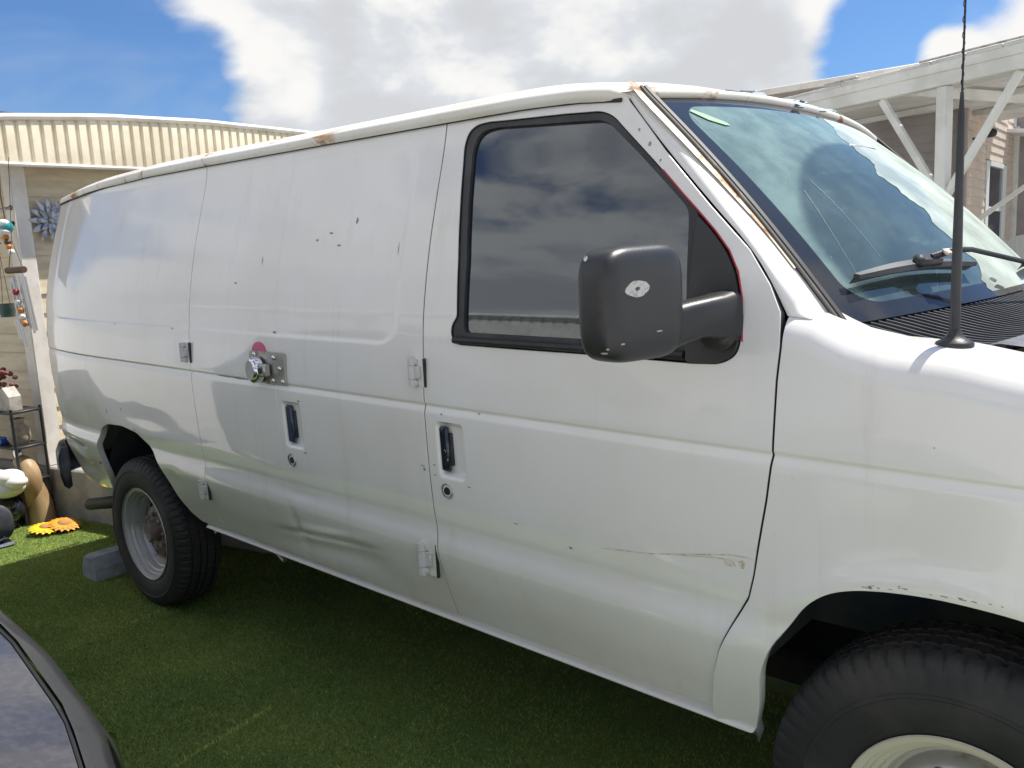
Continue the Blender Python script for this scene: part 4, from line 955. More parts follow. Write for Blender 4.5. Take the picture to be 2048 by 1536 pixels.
# ---------------------------------------------------------------- cabin seen through the windscreen
def cabin():
    m = MB(); V = []
    for i in range(21):
        yy = .20+(WID-.40)*i/20
        for (x, z) in ((3.36, 1.365), (3.20, 1.375), (3.05, 1.372), (2.94, 1.345), (2.88, 1.28), (2.90, 1.05), (2.95, .80)): V.append((x-.03*math.sin(i*.9)*(z < 1.3), yy, z+.012*math.sin(i*.55)*(z > 1.3)))
    m.add(V, [(i*7+j, (i+1)*7+j, (i+1)*7+j+1, i*7+j+1) for i in range(20) for j in range(6)]); m.build('dashboard', M['dash'], ROOT, fix=False)
    for yy in (.50, 1.51):
        s_ = empty('seat', (2.3, yy, .6)); attach(s_, ROOT)
        q = MB(); q.box((2.42, yy, .88), (.50, .50, .16), .05); q.build('seat_cushion', M['seat'], s_)
        q = MB(); q.box((2.16, yy, 1.22), (.15, .48, .66), .06, Matrix.Rotation(-.18, 3, 'Y')); q.build('backrest', M['seat'], s_)
        q = MB(); q.box((2.08, yy, 1.64), (.10, .27, .18), .04, Matrix.Rotation(-.18, 3, 'Y')); q.build('headrest', M['seat'], s_)
    q = MB(); c = Vector((2.80, 1.50, 1.27)); a = Vector((0, 1, 0)); b = Vector((-.42, 0, .9)).normalized()
    q.tube([c+(a*math.cos(t)+b*math.sin(t))*.19 for t in np.linspace(0, 2*math.pi, 40)], .014, 8, False); q.tube([c-a*.19, c, c+a*.19], .016, 8); q.tube([c, c+Vector((.2, 0, -.12))], .03, 8); q.build('steering_wheel', M['black'], ROOT)
    q = MB(); q.box((1.45, 1.007, .62), (2.9, 1.70, .06)); q.build('cabin_floor', M['dark'], ROOT)
    q = MB(); q.box((1.75, 1.007, 1.25), (.03, 1.55, 1.20)); q.build('bulkhead', M['seat'], ROOT)
    q = MB(); q.box((2.98, 1.0, 1.80), (.02, .22, .07), .008); q.build('rear_view_mirror', M['black'], ROOT)
cabin()
# the far side repeats the near one
for o in (quarter, cargo_rear, cargo_front, front_door, fender, rocker, inner, gutter_o, seal, pillar):
    c = o.copy(); COL.objects.link(c); attach(c, ROOT); c.location = (0, WID, 0); c.scale = (1, -1, 1)
    for ch in list(o.children):
        if ch.name.startswith(('window', 'mirror', 'sill')): d = ch.copy(); COL.objects.link(d); d.parent = c

# ================================================================== ground
def plane(name, x0, x1, y0, y1, z, mat, kind='structure'):
    return tag(raw(name, [(x0, y0, z), (x1, y0, z), (x1, y1, z), (x0, y1, z)], [(0, 1, 2, 3)], mat, None, False), kind=kind)
M['ground'] = principled('pale_concrete_ground', (.52, .505, .475), .9, col2=(.44, .43, .41), nscale=1.5, bump=.2, bscale=20)
M['turf'] = principled('turf_backing', (.12, .20, .048), .95, col2=(.18, .24, .06), nscale=2.2, bump=.8, bscale=130)
plane('ground', -400, 400, -400, 400, -.030, M['ground'])
plane('artificial_turf', -6.5, 5.2, -1.25, 3.4, -.006, M['turf'])
def turf_blades():
    rs = np.random.RandomState(4); n = 460000
    x = rs.uniform(-2.75, 3.2, n); y = rs.uniform(-1.25, 1.05, n)
    keep = ~((y > .55) & (x < 2.9) & (rs.rand(n) < .55)); x = x[keep]; y = y[keep]; n = len(x)
    # seams where two rolls meet stand up brighter
    def seam(ax, ay, bx_, by_): 
        dx, dy = bx_-ax, by_-ay; L_ = math.hypot(dx, dy); t = ((x-ax)*dx+(y-ay)*dy)/L_; d = np.abs((x-ax)*dy-(y-ay)*dx)/L_; return (d < .009) & (t > 0) & (t < L_)
    sm = (seam(1.37, -.56, 1.30, -.12) | seam(.20, -.62, .05, .35)) & (rs.rand(n) < np.where(x > 1, .85, .30))
    h = rs.uniform(.005, .012, n)*np.where(sm, 1.5, 1); long_ = rs.rand(n) < .004; h = np.where(long_, h*1.8, h)
    a = rs.uniform(0, 2*math.pi, n); w = rs.uniform(.0013, .0024, n); ln = rs.uniform(.2, 1.1, n); la = rs.uniform(0, 2*math.pi, n)
    base = np.full(n, -.006); P = np.zeros((n, 3, 3))
    P[:, 0] = np.stack([x-np.cos(a)*w, y-np.sin(a)*w, base], 1); P[:, 1] = np.stack([x+np.cos(a)*w, y+np.sin(a)*w, base], 1); P[:, 2] = np.stack([x+np.cos(la)*ln*h, y+np.sin(la)*ln*h, base+h], 1)
    me = bpy.data.meshes.new('turf_blades'); me.vertices.add(3*n); me.vertices.foreach_set('co', P.ravel()); me.loops.add(3*n); me.loops.foreach_set('vertex_index', np.arange(3*n, dtype=np.int32))
    me.polygons.add(n); me.polygons.foreach_set('loop_start', np.arange(0, 3*n, 3, dtype=np.int32)); me.polygons.foreach_set('loop_total', np.full(n, 3, dtype=np.int32)); me.update()
    at_ = me.attributes.new('tone', 'FLOAT', 'POINT'); tone = np.where(sm, 1.0, rs.rand(n)**1.4*.95+np.where(long_, .3, 0)-.12); at_.data.foreach_set('value', np.repeat(tone, 3).astype(np.float32))
    m = bpy.data.materials.new('turf_blade'); m.use_nodes = True; nt = m.node_tree; b = nt.nodes['Principled BSDF']; b.inputs['Roughness'].default_value = .6
    an = nt.nodes.new('ShaderNodeAttribute'); an.attribute_name = 'tone'; cr = nt.nodes.new('ShaderNodeValToRGB'); e = cr.color_ramp.elements; e[0].color = (.060, .140, .034, 1); e[1].color = (.64, .66, .20, 1)
    q = e.new(.35); q.color = (.185, .325, .070, 1); q = e.new(.7); q.color = (.37, .47, .12, 1)
    tc = nt.nodes.new('ShaderNodeTexCoord'); nn = nt.nodes.new('ShaderNodeTexNoise'); nn.inputs['Scale'].default_value = 1.9; nn.inputs['Detail'].default_value = 5; nt.links.new(tc.outputs['Object'], nn.inputs['Vector'])
    ad = nt.nodes.new('ShaderNodeMath'); ad.operation = 'MULTIPLY_ADD'; nt.links.new(nn.outputs['Fac'], ad.inputs[0]); ad.inputs[1].default_value = 1.1; ad.inputs[2].default_value = -.55
    a2 = nt.nodes.new('ShaderNodeMath'); a2.operation = 'ADD'; nt.links.new(an.outputs['Fac'], a2.inputs[0]); nt.links.new(ad.outputs[0], a2.inputs[1])
    nt.links.new(a2.outputs[0], cr.inputs[0]); nt.links.new(cr.outputs[0], b.inputs['Base Color'])
    tl = nt.nodes.new('ShaderNodeBsdfTranslucent'); tl.inputs[0].default_value = (.60, .52, .07, 1); ms = nt.nodes.new('ShaderNodeMixShader'); ms.inputs[0].default_value = .25
    nt.links.new(b.outputs[0], ms.inputs[1]); nt.links.new(tl.outputs[0], ms.inputs[2]); nt.links.new(ms.outputs[0], nt.nodes['Material Output'].inputs[0])
    me.materials.append(m); o = bpy.data.objects.new('turf_blades', me); COL.objects.link(o)
    tag(o, 'short green artificial grass pile around the van', 'turf', None, 'stuff')
turf_blades()

# ================================================================== mobile home behind the van
ANG = math.atan2(.205, .979); EX = Vector((math.cos(ANG), math.sin(ANG), 0)); EY = Vector((-math.sin(ANG), math.cos(ANG), 0)); C0 = Vector((-2.127, .436, 0)); RH = Matrix.Rotation(ANG, 3, 'Z')
def H(lx, ly, z): return C0+EX*lx+EY*ly+Vector((0, 0, z))
def lap_wall(parent, mat, o, along, outw, length, z0, z1, step, name='siding_board', t=.016):
    o = Vector(o); z = z0; k = 0; me0 = None
    while z < z1-1e-6:
        h = min(step, z1-z); m = MB()
        a = o+Vector((0, 0, z)); m.add([a+outw*t, a+along*length+outw*t, a+along*length+outw*.003+Vector((0, 0, h)), a+outw*.003+Vector((0, 0, h)), a, a+along*length, a+along*length+Vector((0, 0, h)), a+Vector((0, 0, h))],
              [(0, 1, 2, 3), (4, 7, 6, 5), (0, 4, 5, 1), (3, 2, 6, 7), (0, 3, 7, 4), (1, 5, 6, 2)])
        m.build(name, mat, parent, smooth=False); z += step
def left_home():
    r = empty('mobile_home', H(-3, 3, 0), 'cream mobile home with lap siding and a bowed ribbed fascia behind the van', 'house')
    m = MB(); m.box(H(-4.0, 5.0, 1.35), (7.9, 9.92, 2.1), 0, RH); m.build('wall_core', M['siding'], r)
    lap_wall(r, M['siding'], H(-.02, .055, 0), EY, EX, 6.0, .33, 2.38, .127)
    lap_wall(r, M['siding'], H(-6.0, .02, 0), EX, -EY, 5.945, .33, 2.38, .127)
    m = MB(); m.box(H(-.02, .015, 1.345), (.10, .105, 2.03), .006, RH); m.build('corner_trim', M['trim'], r)
    m = MB(); m.box(H(-.015, -.045, .42), (.11, .012, .16), .003, RH); m.build('trim_foot', M['trim'], r)
    m = MB(); m.box(H(-1.97, 3.0, 2.345), (4.3, 7.0, .03), 0, RH); m.build('soffit', M['soffit'], r)
    # bowed fascia made of ribbed strips
    topz = lambda l: float(np.interp(l, [-1.2, -.5, -.12, .57, 1.42, 2.5, 4.0, 6.0], [2.40, 2.50, 2.556, 2.632, 2.690, 2.718, 2.70, 2.55])); botz = lambda l: float(np.interp(l, [-1.2, -.155, .79, 6], [2.255, 2.278, 2.306, 2.33]))
    l = -.70; p = .0815
    while l < 5.2:
        m = MB(); a, b = topz(l), botz(l); a2, b2 = topz(l+p), botz(l+p)
        P = [(0, .185), (.010, .199), (p-.022, .199), (p-.012, .185), (p-.001, .185)]; V = []
        for (d, o) in P:
            t = d/p; V += [H(o, l+d, b+(b2-b)*t), H(o, l+d, a+(a2-a)*t-.05), H(o-.012, l+d, a+(a2-a)*t-.012)]
        m.add(V, [(3*i+j, 3*i+3+j, 3*i+4+j, 3*i+1+j) for i in range(4) for j in range(2)]); m.build('fascia_strip', M['fascia'], r, sharp=25, fix=False); l += p
    m = MB(); m.tube([H(.193, l, topz(l)+.004) for l in np.linspace(-.72, 5.2, 50)], .022, 8); m.build('fascia_cap', M['trim'], r)
    m = MB(); m.tube([H(.195, l, botz(l)) for l in np.linspace(-.72, 5.2, 40)], .013, 8); m.build('fascia_drip_edge', M['trim'], r)
    V = []; ls = np.linspace(-.7, 5.2, 40)
    for l in ls: V += [H(.175, l, topz(l)-.004), H(-8, l, topz(l)-.004)]
    raw('roof', V, [(2*i, 2*i+2, 2*i+3, 2*i+1) for i in range(len(ls)-1)], M['roofdark'], r)
    m = MB(); m.box(H(.02, -.05, 2.575), (.28, .40, .05), .01, RH); m.build('roof_vent_cap', M['roofdark'], r)
    sl = MB(); sl.box(H(-1.5, 4.0, .150), (7.6, 8.10, .36), .012, RH); tag(sl.build('concrete_porch_slab', M['concrete']), 'raised grey concrete slab under the cream mobile home', 'slab')
left_home()

def ornaments():
    # carved tan sculpture and the pieces around it
    r = empty('carved_wood_sculpture', H(-.05, -.2, 0), 'curved tan wooden sculpture standing on the turf beside the concrete slab', 'sculpture')
    m = MB(); path = smooth_poly([(-.03, -.2, .40), (.04, -.2, .385), (.075, -.2, .32), (.065, -.2, .22), (.03, -.2, .13), (-.06, -.2, .075), (-.22, -.2, .055), (-.40, -.2, .05)], 2, False); n = len(path)
    m.tube([H(*p) for p in path], [.040+.030*math.sin(math.pi*min(1, i/n*1.2)) for i in range(n)], 14); m.build('carved_body', M['tan'], r)
    m = MB(); m.tube([H(.06, -.17, .25), H(.075, -.16, .12), H(.07, -.16, .0)], [.05, .075, .09], 14); m.build('carved_base', M['tan'], r)
    m = MB(); m.tube([H(-.075, -.22, .30), H(-.07, -.22, .17)], [.035, .028], 10); m.build('carved_peg', M['tan'], r)
    b = MB(); b.revolve([(0, .0), (.0, .024), (.05, .032), (.09, .024), (.12, .014), (.165, .012), (.185, .026), (.215, .022), (.23, 0)], H(-.015, -.2, .40), (-.25, 0, 1), 16); tag(b.build('silver_bottle', M['chrome']), 'silver glass bottle with a round stopper on the tan sculpture', 'bottle')
    s = MB()
    for (a, z, rr, e) in ((.02, .325, .10, 1.2), (.13, .345, .085, 1.0), (.20, .325, .065, .9), (-.10, .30, .12, 1.1), (.08, .28, .11, .8)): s.ellip(H(a, -.36, z), (rr*1.1, rr, rr*.62), 18, 12)
    tag(s.build('shell_bowl', M['white_ceramic']), 'white scalloped ceramic shell bowl in front of the tan sculpture', 'ornament')
    s = MB(); s.ellip(H(-.02, -.33, .115), (.15, .12, .10), 20, 12); s.revolve([(-.1, .10), (.0, .08)], H(-.02, -.33, .10), (0, 0, 1), 16); tag(s.build('black_gazing_ball', principled('black_gloss', (.015, .016, .02), .12, coat=.6)), 'glossy black ball under the white shell bowl', 'ornament')
    # shelf
    r = empty('wire_shelf', H(-.25, -.15, 0), 'black metal wire shelf holding garden figures against the cream wall', 'shelf')
    for lx in (-.62, .085):
        for ly in (-.27, -.08): m = MB(); m.tube([H(lx, ly, 0.0), H(lx, ly, .76)], .010, 8); m.build('shelf_post', M['blackmetal'], r)
    for z in (.28, .505, .735):
        m = MB(); m.box(H(-.27, -.175, z), (.73, .21, .016), .004, RH); m.build('shelf_board', M['blackmetal'], r)
    m = MB(); m.prism([(-.06, 0), (.06, 0), (.06, .09), (0, .15), (-.06, .09)], H(-.03, -.24, .743), EX, Vector((0, 0, 1)), EY*.08); tag(m.build('house_figurine', principled('weathered_figurine', (.50, .47, .41), .7, col2=(.34, .30, .25), nscale=18)), 'white little house figurine on the top shelf', 'figurine')
    m = MB(); m.revolve([(0, .03), (.03, .045), (.09, .04), (.12, .022), (.15, .026)], H(-.15, -.18, .743), (0, 0, 1), 14); tag(m.build('cream_vase', M['white_ceramic']), 'cream vase with dried red flowers on the top shelf', 'vase')
    m = MB(); rs = random.Random(2)
    for k in range(26): m.ellip(H(-.15+rs.uniform(-.10, .10), -.18+rs.uniform(-.05, .05), .92+rs.uniform(-.04, .08)), (.018, .018, .014), 6, 5)
    tag(m.build('dried_flowers', M['redflower']), 'dried dark red flowers in the cream vase', 'flowers')
    m = MB(); m.revolve([(0, .05), (.04, .07), (.10, .065), (.14, .035), (.17, .045)], H(-.02, -.18, .513), (0, 0, 1), 16); tag(m.build('stone_urn', principled('stone_urn', (.40, .34, .26), .8, col2=(.28, .22, .16), nscale=20)), 'tan stone urn on the middle shelf', 'urn')
    m = MB(); m.box(H(-.17, -.22, .535), (.12, .06, .04), .004, RH); tag(m.build('blue_box', M['bluebox']), 'small bright blue box on the middle shelf', 'box')
    # wind chime
    r = empty('wind_chime', H(.33, -.25, 1.63), 'tubular wind chime on a dark bar hanging before the wall', 'wind chime')
    m = MB(); m.tube([H(.235, -.25, 1.632), H(.41, -.25, 1.632)], .020, 12); m.build('chime_bar', M['wood'], r)
    m = MB(); m.tube([H(.25, -.25, 1.64), H(.322, -.25, 1.81), H(.40, -.25, 1.64)], .0025, 5); m.tube([H(.322, -.25, 1.81), H(.322, -.20, 2.3)], .002, 5); m.build('chime_cord', M['wood'], r)
    rs = random.Random(5)
    for k in range(6):
        a = .245+.033*k; m = MB(); z1 = 1.31-.012*k; m.tube([H(a, -.25+.02*math.sin(k*2.1), 1.59), H(a+.05, -.25+.02*math.sin(k*2.1), z1)], .0085, 8); m.build('chime_tube', M['chime'], r)
    for k, (mt, z) in enumerate((('red', 1.50), ('white_ceramic', 1.44), ('orange', 1.39), ('white_ceramic', 1.35), ('orange', 1.31))):
        m = MB(); m.ellip(H(.335+.012*k, -.275, z), (.022, .02, .020), 10, 8); m.build('chime_bead', M[mt], r)
    r = empty('hanging_globe', H(.2, -.2, 1.9), 'teal and white glass globe hanging on a string of beads', 'ornament')
    m = MB(); m.ellip(H(.20, -.20, 1.895), (.040, .040, .042), 16, 12); m.build('glass_globe', M['glassball'], r)
    m = MB(); m.ellip(H(.20, -.215, 1.918), (.036, .034, .026), 14, 10); m.ellip(H(.20, -.215, 1.868), (.036, .034, .020), 14, 10); m.build('white_swirl', M['white_ceramic'], r)
    m = MB(); m.tube([H(.20, -.20, 1.93), H(.15, -.18, 2.10), H(.15, -.16, 2.32)], .004, 6); m.build('string', M['wood'], r)
    for k in range(4): m = MB(); m.ellip(H(.20+.012*k-.02, -.2, 1.835-.03*k), (.020, .020, .018), 10, 8); m.build('bead', M[('orange', 'wood', 'orange', 'white_ceramic')[k]], r)
    r = empty('hanging_plant_strand', H(.06, -.2, 2.1), 'strand of dried brown beads hanging left of the white corner trim', 'ornament')
    rs = random.Random(8)
    for k in range(15): m = MB(); m.ellip(H(.05+rs.uniform(-.03, .03), -.22+rs.uniform(-.03, .03), 2.20-.03*k), (rs.uniform(.018, .035), .025, .022), 8, 6); m.build('bead', M[rs.choice(['wood', 'tan', 'wood', 'soffit'])], r)
    r = empty('hanging_pot', H(.09, -.2, 1.39), 'small teal pot hanging on strings beside the chime tubes', 'pot')
    m = MB(); m.revolve([(0, 0), (0, .038), (.05, .050), (.085, .054), (.085, .046), (.02, .03)], H(.085, -.2, 1.345), (0, 0, 1), 16); m.build('pot', M['teal'], r)
    m = MB()
    for a in (-.04, .04): m.tube([H(.085+a, -.2, 1.43), H(.085, -.2, 1.75)], .002, 5)
    m.tube([H(.085, -.2, 1.75), H(.085, -.16, 2.32)], .002, 5); m.build('pot_string', M['wood'], r)
    for k in range(3): m = MB(); m.tube([H(.16+.03*k, -.2, 1.33-.01*k), H(.19+.03*k, -.2, 1.20-.02*k)], .008, 6); m.build('pendant_tube', M['chime'], r)
    r = empty('plant_hook', H(.0, -.04, 1.95), 'grey curved iron plant hook on the white corner trim', 'hook')
    m = MB(); m.tube([H(.01, -.035, 2.03), H(.015, -.10, 2.02), H(.01, -.16, 1.99), H(.0, -.20, 1.94), H(-.01, -.2, 1.90)], .009, 8); m.build('hook_arm', M['steel'], r)
    for z in (2.03, 1.93): m = MB(); m.ellip(H(.0, -.04, z), (.016, .012, .016), 10, 8); m.build('hook_bolt', M['blackmetal'], r)
    # metal flower on the wall
    r = empty('metal_wall_flower', H(.03, .20, 1.95), 'silver metal flower fixed to the cream siding beside the corner trim', 'wall ornament')
    for ring, (n, ra, rb, w, off) in enumerate(((12, .025, .150, .020, .022), (9, .02, .095, .018, .036))):
        for k in range(n):
            t = 2*math.pi*(k+.5*ring)/n; d = EY*math.cos(t)+Vector((0, 0, math.sin(t))); s_ = EY*-math.sin(t)+Vector((0, 0, math.cos(t))); c = H(0, .195, 1.95)
            V = []
            for (q, wd, o) in ((ra, .4, off), ((ra+rb)*.45, 1, off+.008), (rb*.8, .8, off+.012), (rb, .15, off+.006)): V += [c+d*q-s_*w*wd+EX*o, c+d*q+EX*(o+.006), c+d*q+s_*w*wd+EX*o]
            raw('petal', V, [(3*i+j, 3*i+3+j, 3*i+4+j, 3*i+1+j) for i in range(3) for j in range(2)], M['snow'], r)
    m = MB(); m.ellip(H(.04, .195, 1.95), (.02, .022, .022), 12, 8); m.build('flower_centre', M['snow'], r)
    # two artificial sunflowers lying on the turf
    for (x, y, z, sc, mt, lab, tilt) in ((-1.70, .205, .030, .098, 'yellow', 'bright yellow artificial sunflower head lying in the sun on the turf', .14), (-1.66, .300, .036, .100, 'orangepetal', 'orange artificial sunflower head lying in the slab shadow on the turf', .22)):
        r = empty('artificial_sunflower', (x, y, 0), lab, 'flower', 'sunflower heads lying on the turf')
        rot = Matrix.Rotation(tilt, 3, 'Y') @ Matrix.Rotation(-.08, 3, 'X')
        for ring in range(2):
            n = 17
            for k in range(n):
                t = 2*math.pi*(k+.5*ring)/n+.2; c = Vector((x, y, z+.006*ring)); V = []
                for (q, w, h) in ((.30, .07, .02), (.60, .13, .05), (.88, .11, .02), (1.03, .02, -.04)):
                    q *= (1-.10*ring); 
                    for sgn in (-1, 0, 1): V.append(c+rot @ Vector(((q*math.cos(t)-sgn*w*math.sin(t))*sc, (q*math.sin(t)+sgn*w*math.cos(t))*sc, (h+.03*(sgn == 0))*sc)))
                raw('petal', V, [(3*i+j, 3*i+3+j, 3*i+4+j, 3*i+1+j) for i in range(3) for j in range(2)], M[mt], r)
        m = MB(); m.ellip(Vector((x, y, z+.010)), (.40*sc, .40*sc, .17*sc), 18, 8, 2, rot); m.build('flower_disc', M['disc'], r)
ornaments()

# parking stop by the rear wheel
def parking_stop():
    m = MB(); prof = [(-.085, 0), (-.080, .065), (-.045, .125), (.045, .125), (.080, .065), (.085, 0)]; V = []
    o = Vector((-.625, .03, 0)); ay = Vector((-.03, 1, 0)).normalized(); ax = Vector((1, .03, 0)).normalized()
    for k, t in enumerate((0, .03, .9, 1.8, 1.83)):
        sh = .94 if k in (0, 4) else 1
        for (a, z) in prof: V.append(o+ay*t+ax*a*sh+Vector((0, 0, z*sh-.004)))
    n = len(prof); m.add(V, [(i*n+j, (i+1)*n+j, (i+1)*n+j+1, i*n+j+1) for i in range(4) for j in range(n-1)]+[tuple(range(n)), tuple(range(4*n, 5*n))])
    tag(m.build('parking_stop', M['stopgrey'], sharp=25), 'blue-grey concrete parking stop on the turf behind the rear wheel of the van', 'parking stop')
parking_stop()

# ================================================================== carport and neighbour house beyond the van
def right_side():
    PB = Vector((1.892, 6.148, 0)); ca = math.radians(-20.5); CX = Vector((math.cos(ca), math.sin(ca), 0)); CY = Vector((-math.sin(ca), math.cos(ca), 0)); RC = Matrix.Rotation(ca, 3, 'Z')
    def K(lx, ly, z): return PB+CX*lx+CY*ly+Vector((0, 0, z))
    r = empty('carport', PB, 'white aluminium carport with braced post beyond the windscreen', 'carport')
    m = MB(); m.box(K(1.0, 0, 2.845), (7.0, .10, .175), .006, RC); m.build('front_beam', M['beam'], r)
    m = MB(); m.box(K(1.0, -.056, 2.905), (7.02, .016, .075), .004, RC); m.build('beam_gutter', M['beam'], r)
    m = MB(); m.box(K(0.0, 0, 1.365), (.095, .095, 2.78), .006, RC); m.build('post', M['beam'], r)
    m = MB(); m.box(K(4.2, 0, 1.365), (.095, .095, 2.78), .006, RC); m.build('post', M['beam'], r)
    m = MB(); m.box(K(-2.6, 0, 1.365), (.095, .095, 2.78), .006, RC); m.build('post', M['beam'], r)
    def brace(a, b):
        a = Vector(a); b = Vector(b); d = (b-a).normalized(); s_ = CY; u_ = d.cross(s_).normalized(); mt = Matrix((d, s_, u_)).transposed(); q = MB(); q.box((a+b)/2, ((b-a).length, .045, .060), .004, mt); q.build('brace', M['beam'], r)
    brace(K(-.60, .0, 2.755), K(-.02, .0, 1.88)); brace(K(.62, .0, 2.755), K(.03, .0, 1.86)); brace(K(4.8, 0, 2.75), K(4.2, 0, 1.88)); brace(K(3.6, 0, 2.75), K(4.2, 0, 1.88))
    # roof pans run from the beam back to the house
    k = 0; l = -2.5
    while l < 4.5:
        dl = 4.2 if l < .3 else 3.4; m = MB(); m.box(K(l+.149, dl/2-.05, 2.955), (.292, dl, .035), .006, RC); m.build('roof_pan', M['pan'], r); l += .30
    for ly in (.9, 1.9, 2.9): m = MB(); m.box(K(1.0, ly, 2.905), (7.0, .07, .06), .004, RC); m.build('purlin', M['beam'], r)
    m = MB(); m.box(K(-.62, 2.3, 2.86), (.05, 4.5, .10), .004, RC); m.build('joist', M['beam'], r)
    m = MB(); m.box(K(-1.0, -.05, 2.990), (.36, .04, .02), .003, RC); m.build('roof_flashing', M['steel'], r)
    m = MB(); m.box(K(.30, -.05, 2.985), (1.0, .03, .014), .003, RC); m.build('roof_flashing', M['steel'], r)
    # house
    Q = Vector((1.39, 9.1, 0)); a = math.radians(2.3); WX = Vector((math.cos(a), math.sin(a), 0)); WY = Vector((-math.sin(a), math.cos(a), 0)); RQ = Matrix.Rotation(a, 3, 'Z')
    def J(lx, ly, z): return Q+WX*lx+WY*ly+Vector((0, 0, z))
    h = empty('neighbour_house', J(-3, 2, 0), 'beige lap-sided house with a tall white window behind the carport', 'house')
    m = MB(); m.box(J(-4.03, 2.0, 1.75), (7.9, 3.9, 3.2), 0, RQ); m.build('wall_core', M['shadesiding'], h)
    lap_wall(h, M['shadesiding'], J(-7.0, .02, 0), WX, -WY, 6.92, .3, 3.35, .105)
    m = MB(); m.box(J(-.05, .0, 1.55), (.09, .09, 2.9), .004, RQ); m.build('corner_post', M['shadesiding'], h)
    z = .3
    # right-hand lit wall, boards stop at the window casing
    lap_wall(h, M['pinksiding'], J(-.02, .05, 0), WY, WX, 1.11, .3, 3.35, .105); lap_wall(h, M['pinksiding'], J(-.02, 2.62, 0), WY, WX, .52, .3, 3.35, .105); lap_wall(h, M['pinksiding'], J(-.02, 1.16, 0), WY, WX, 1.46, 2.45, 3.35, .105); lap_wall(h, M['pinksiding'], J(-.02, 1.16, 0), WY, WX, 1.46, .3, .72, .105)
    w = MB(); w.box(J(-.02, 1.27, 1.585), (.05, .18, 1.70), .006, RQ); w.build('window_casing', M['winframe'], h); w = MB(); w.box(J(-.02, 2.48, 1.585), (.05, .22, 1.70), .006, RQ); w.build('window_casing', M['winframe'], h)
    w = MB(); w.box(J(-.015, 1.865, 2.405), (.06, 1.0, .06), .004, RQ); w.build('window_head', M['winframe'], h); w = MB(); w.box(J(-.01, 1.865, 1.845), (.05, 1.0, .05), .004, RQ); w.build('meeting_rail', M['winframe'], h); w = MB(); w.box(J(.0, 1.865, .76), (.09, 1.2, .05), .004, RQ); w.build('window_sill', M['winframe'], h)
    w = MB(); w.box(J(-.025, 1.865, 2.12), (.012, .99, .50), 0, RQ); w.build('window_pane', M['housewin'], h); w = MB(); w.box(J(-.030, 1.865, 1.30), (.012, .99, 1.03), 0, RQ); w.build('window_screen', M['screen'], h)
    w = MB(); w.box(J(0.0, 3.20, 1.6), (.10, .08, 2.8), .004, RQ); w.build('corner_post', M['beam'], h)
    lap_wall(h, M['shadesiding'], J(.0, 3.25, 0), WX, -WY, 5.0, .3, 3.35, .12)
    # gable and eaves
    m = MB(); m.box(J(.95, 3.0, 2.78), (2.1, .9, .05), .004, RQ @ Matrix.Rotation(.12, 3, 'Y')); m.build('eave_soffit', M['beam'], h)
    m = MB(); m.box(J(-4.0, 1.7, 3.40), (8.0, 4.2, .08), .006, RQ); m.build('roof', M['trim'], h)
    for (lx, ly, z, lab) in ((.10, .28, 2.62, 'black floodlight on the beige house corner under the carport'), (.75, 3.12, 2.46, 'black floodlight under the pale eave beside the tall window')):
        f = empty('floodlight', J(lx, ly, z), lab, 'floodlight')
        q = MB(); q.tube([J(lx-.12, ly, z), J(lx, ly, z+.01), J(lx+.05, ly-.05, z+.03)], .012, 8); q.build('bracket', M['blackmetal'], f)
        q = MB(); q.ellip(J(lx+.08, ly-.06, z+.04), (.075, .055, .05), 14, 10, 2.6); q.build('lamp_head', M['blackmetal'], f)
    # awning strut below the eave
    q = MB(); a1 = J(.10, -.25, 1.64); b1 = J(1.05, .15, 2.40); d = (b1-a1).normalized(); s_ = WY; u_ = d.cross(s_).normalized(); q.box((a1+b1)/2, ((b1-a1).length, .05, .05), .004, Matrix((d, (u_.cross(d)), u_)).transposed()); q.build('awning_strut', M['beam'], h)
    # scalloped gate
    g = empty('scalloped_gate', (2.0, 7.3, 0), 'grey vinyl gate with scalloped top and a house numeral before the beige house', 'gate')
    G0 = Vector((1.50, 7.05, 0)); x = 0; gw = .235
    for k in range(9):
        poly = [(0, 0), (gw-.006, 0)]+[((gw-.006)*(1-t), 1.475+.045*math.sin(math.pi*t)) for t in np.linspace(0, 1, 12)]
        q = MB(); q.prism(poly, G0+EX*(gw*k), EX, Vector((0, 0, 1)), EY*.03); q.build('gate_board', M['gate'], g)
    q = MB(); q.box(G0+EX*1.05+EY*.05+Vector((0, 0, .4)), (2.1, .04, .09), .004, RH); q.build('gate_rail', M['gate'], g)
    cu = bpy.data.curves.new('numeral', 'FONT'); cu.body = '6'; cu.size = .085; cu.extrude = .004; to = bpy.data.objects.new('numeral', cu); COL.objects.link(to)
    dg = bpy.context.evaluated_depsgraph_get(); me = bpy.data.meshes.new_from_object(to.evaluated_get(dg)); bpy.data.objects.remove(to)
    me.transform(Matrix.Translation(G0+EX*(gw*1.62)+EY*-.004+Vector((0, 0, 1.395))) @ RH.to_4x4() @ Matrix.Rotation(math.pi/2, 4, 'X')); me.materials.clear(); me.materials.append(M['numeral']); from_mesh('house_numeral', me, g)
right_side()

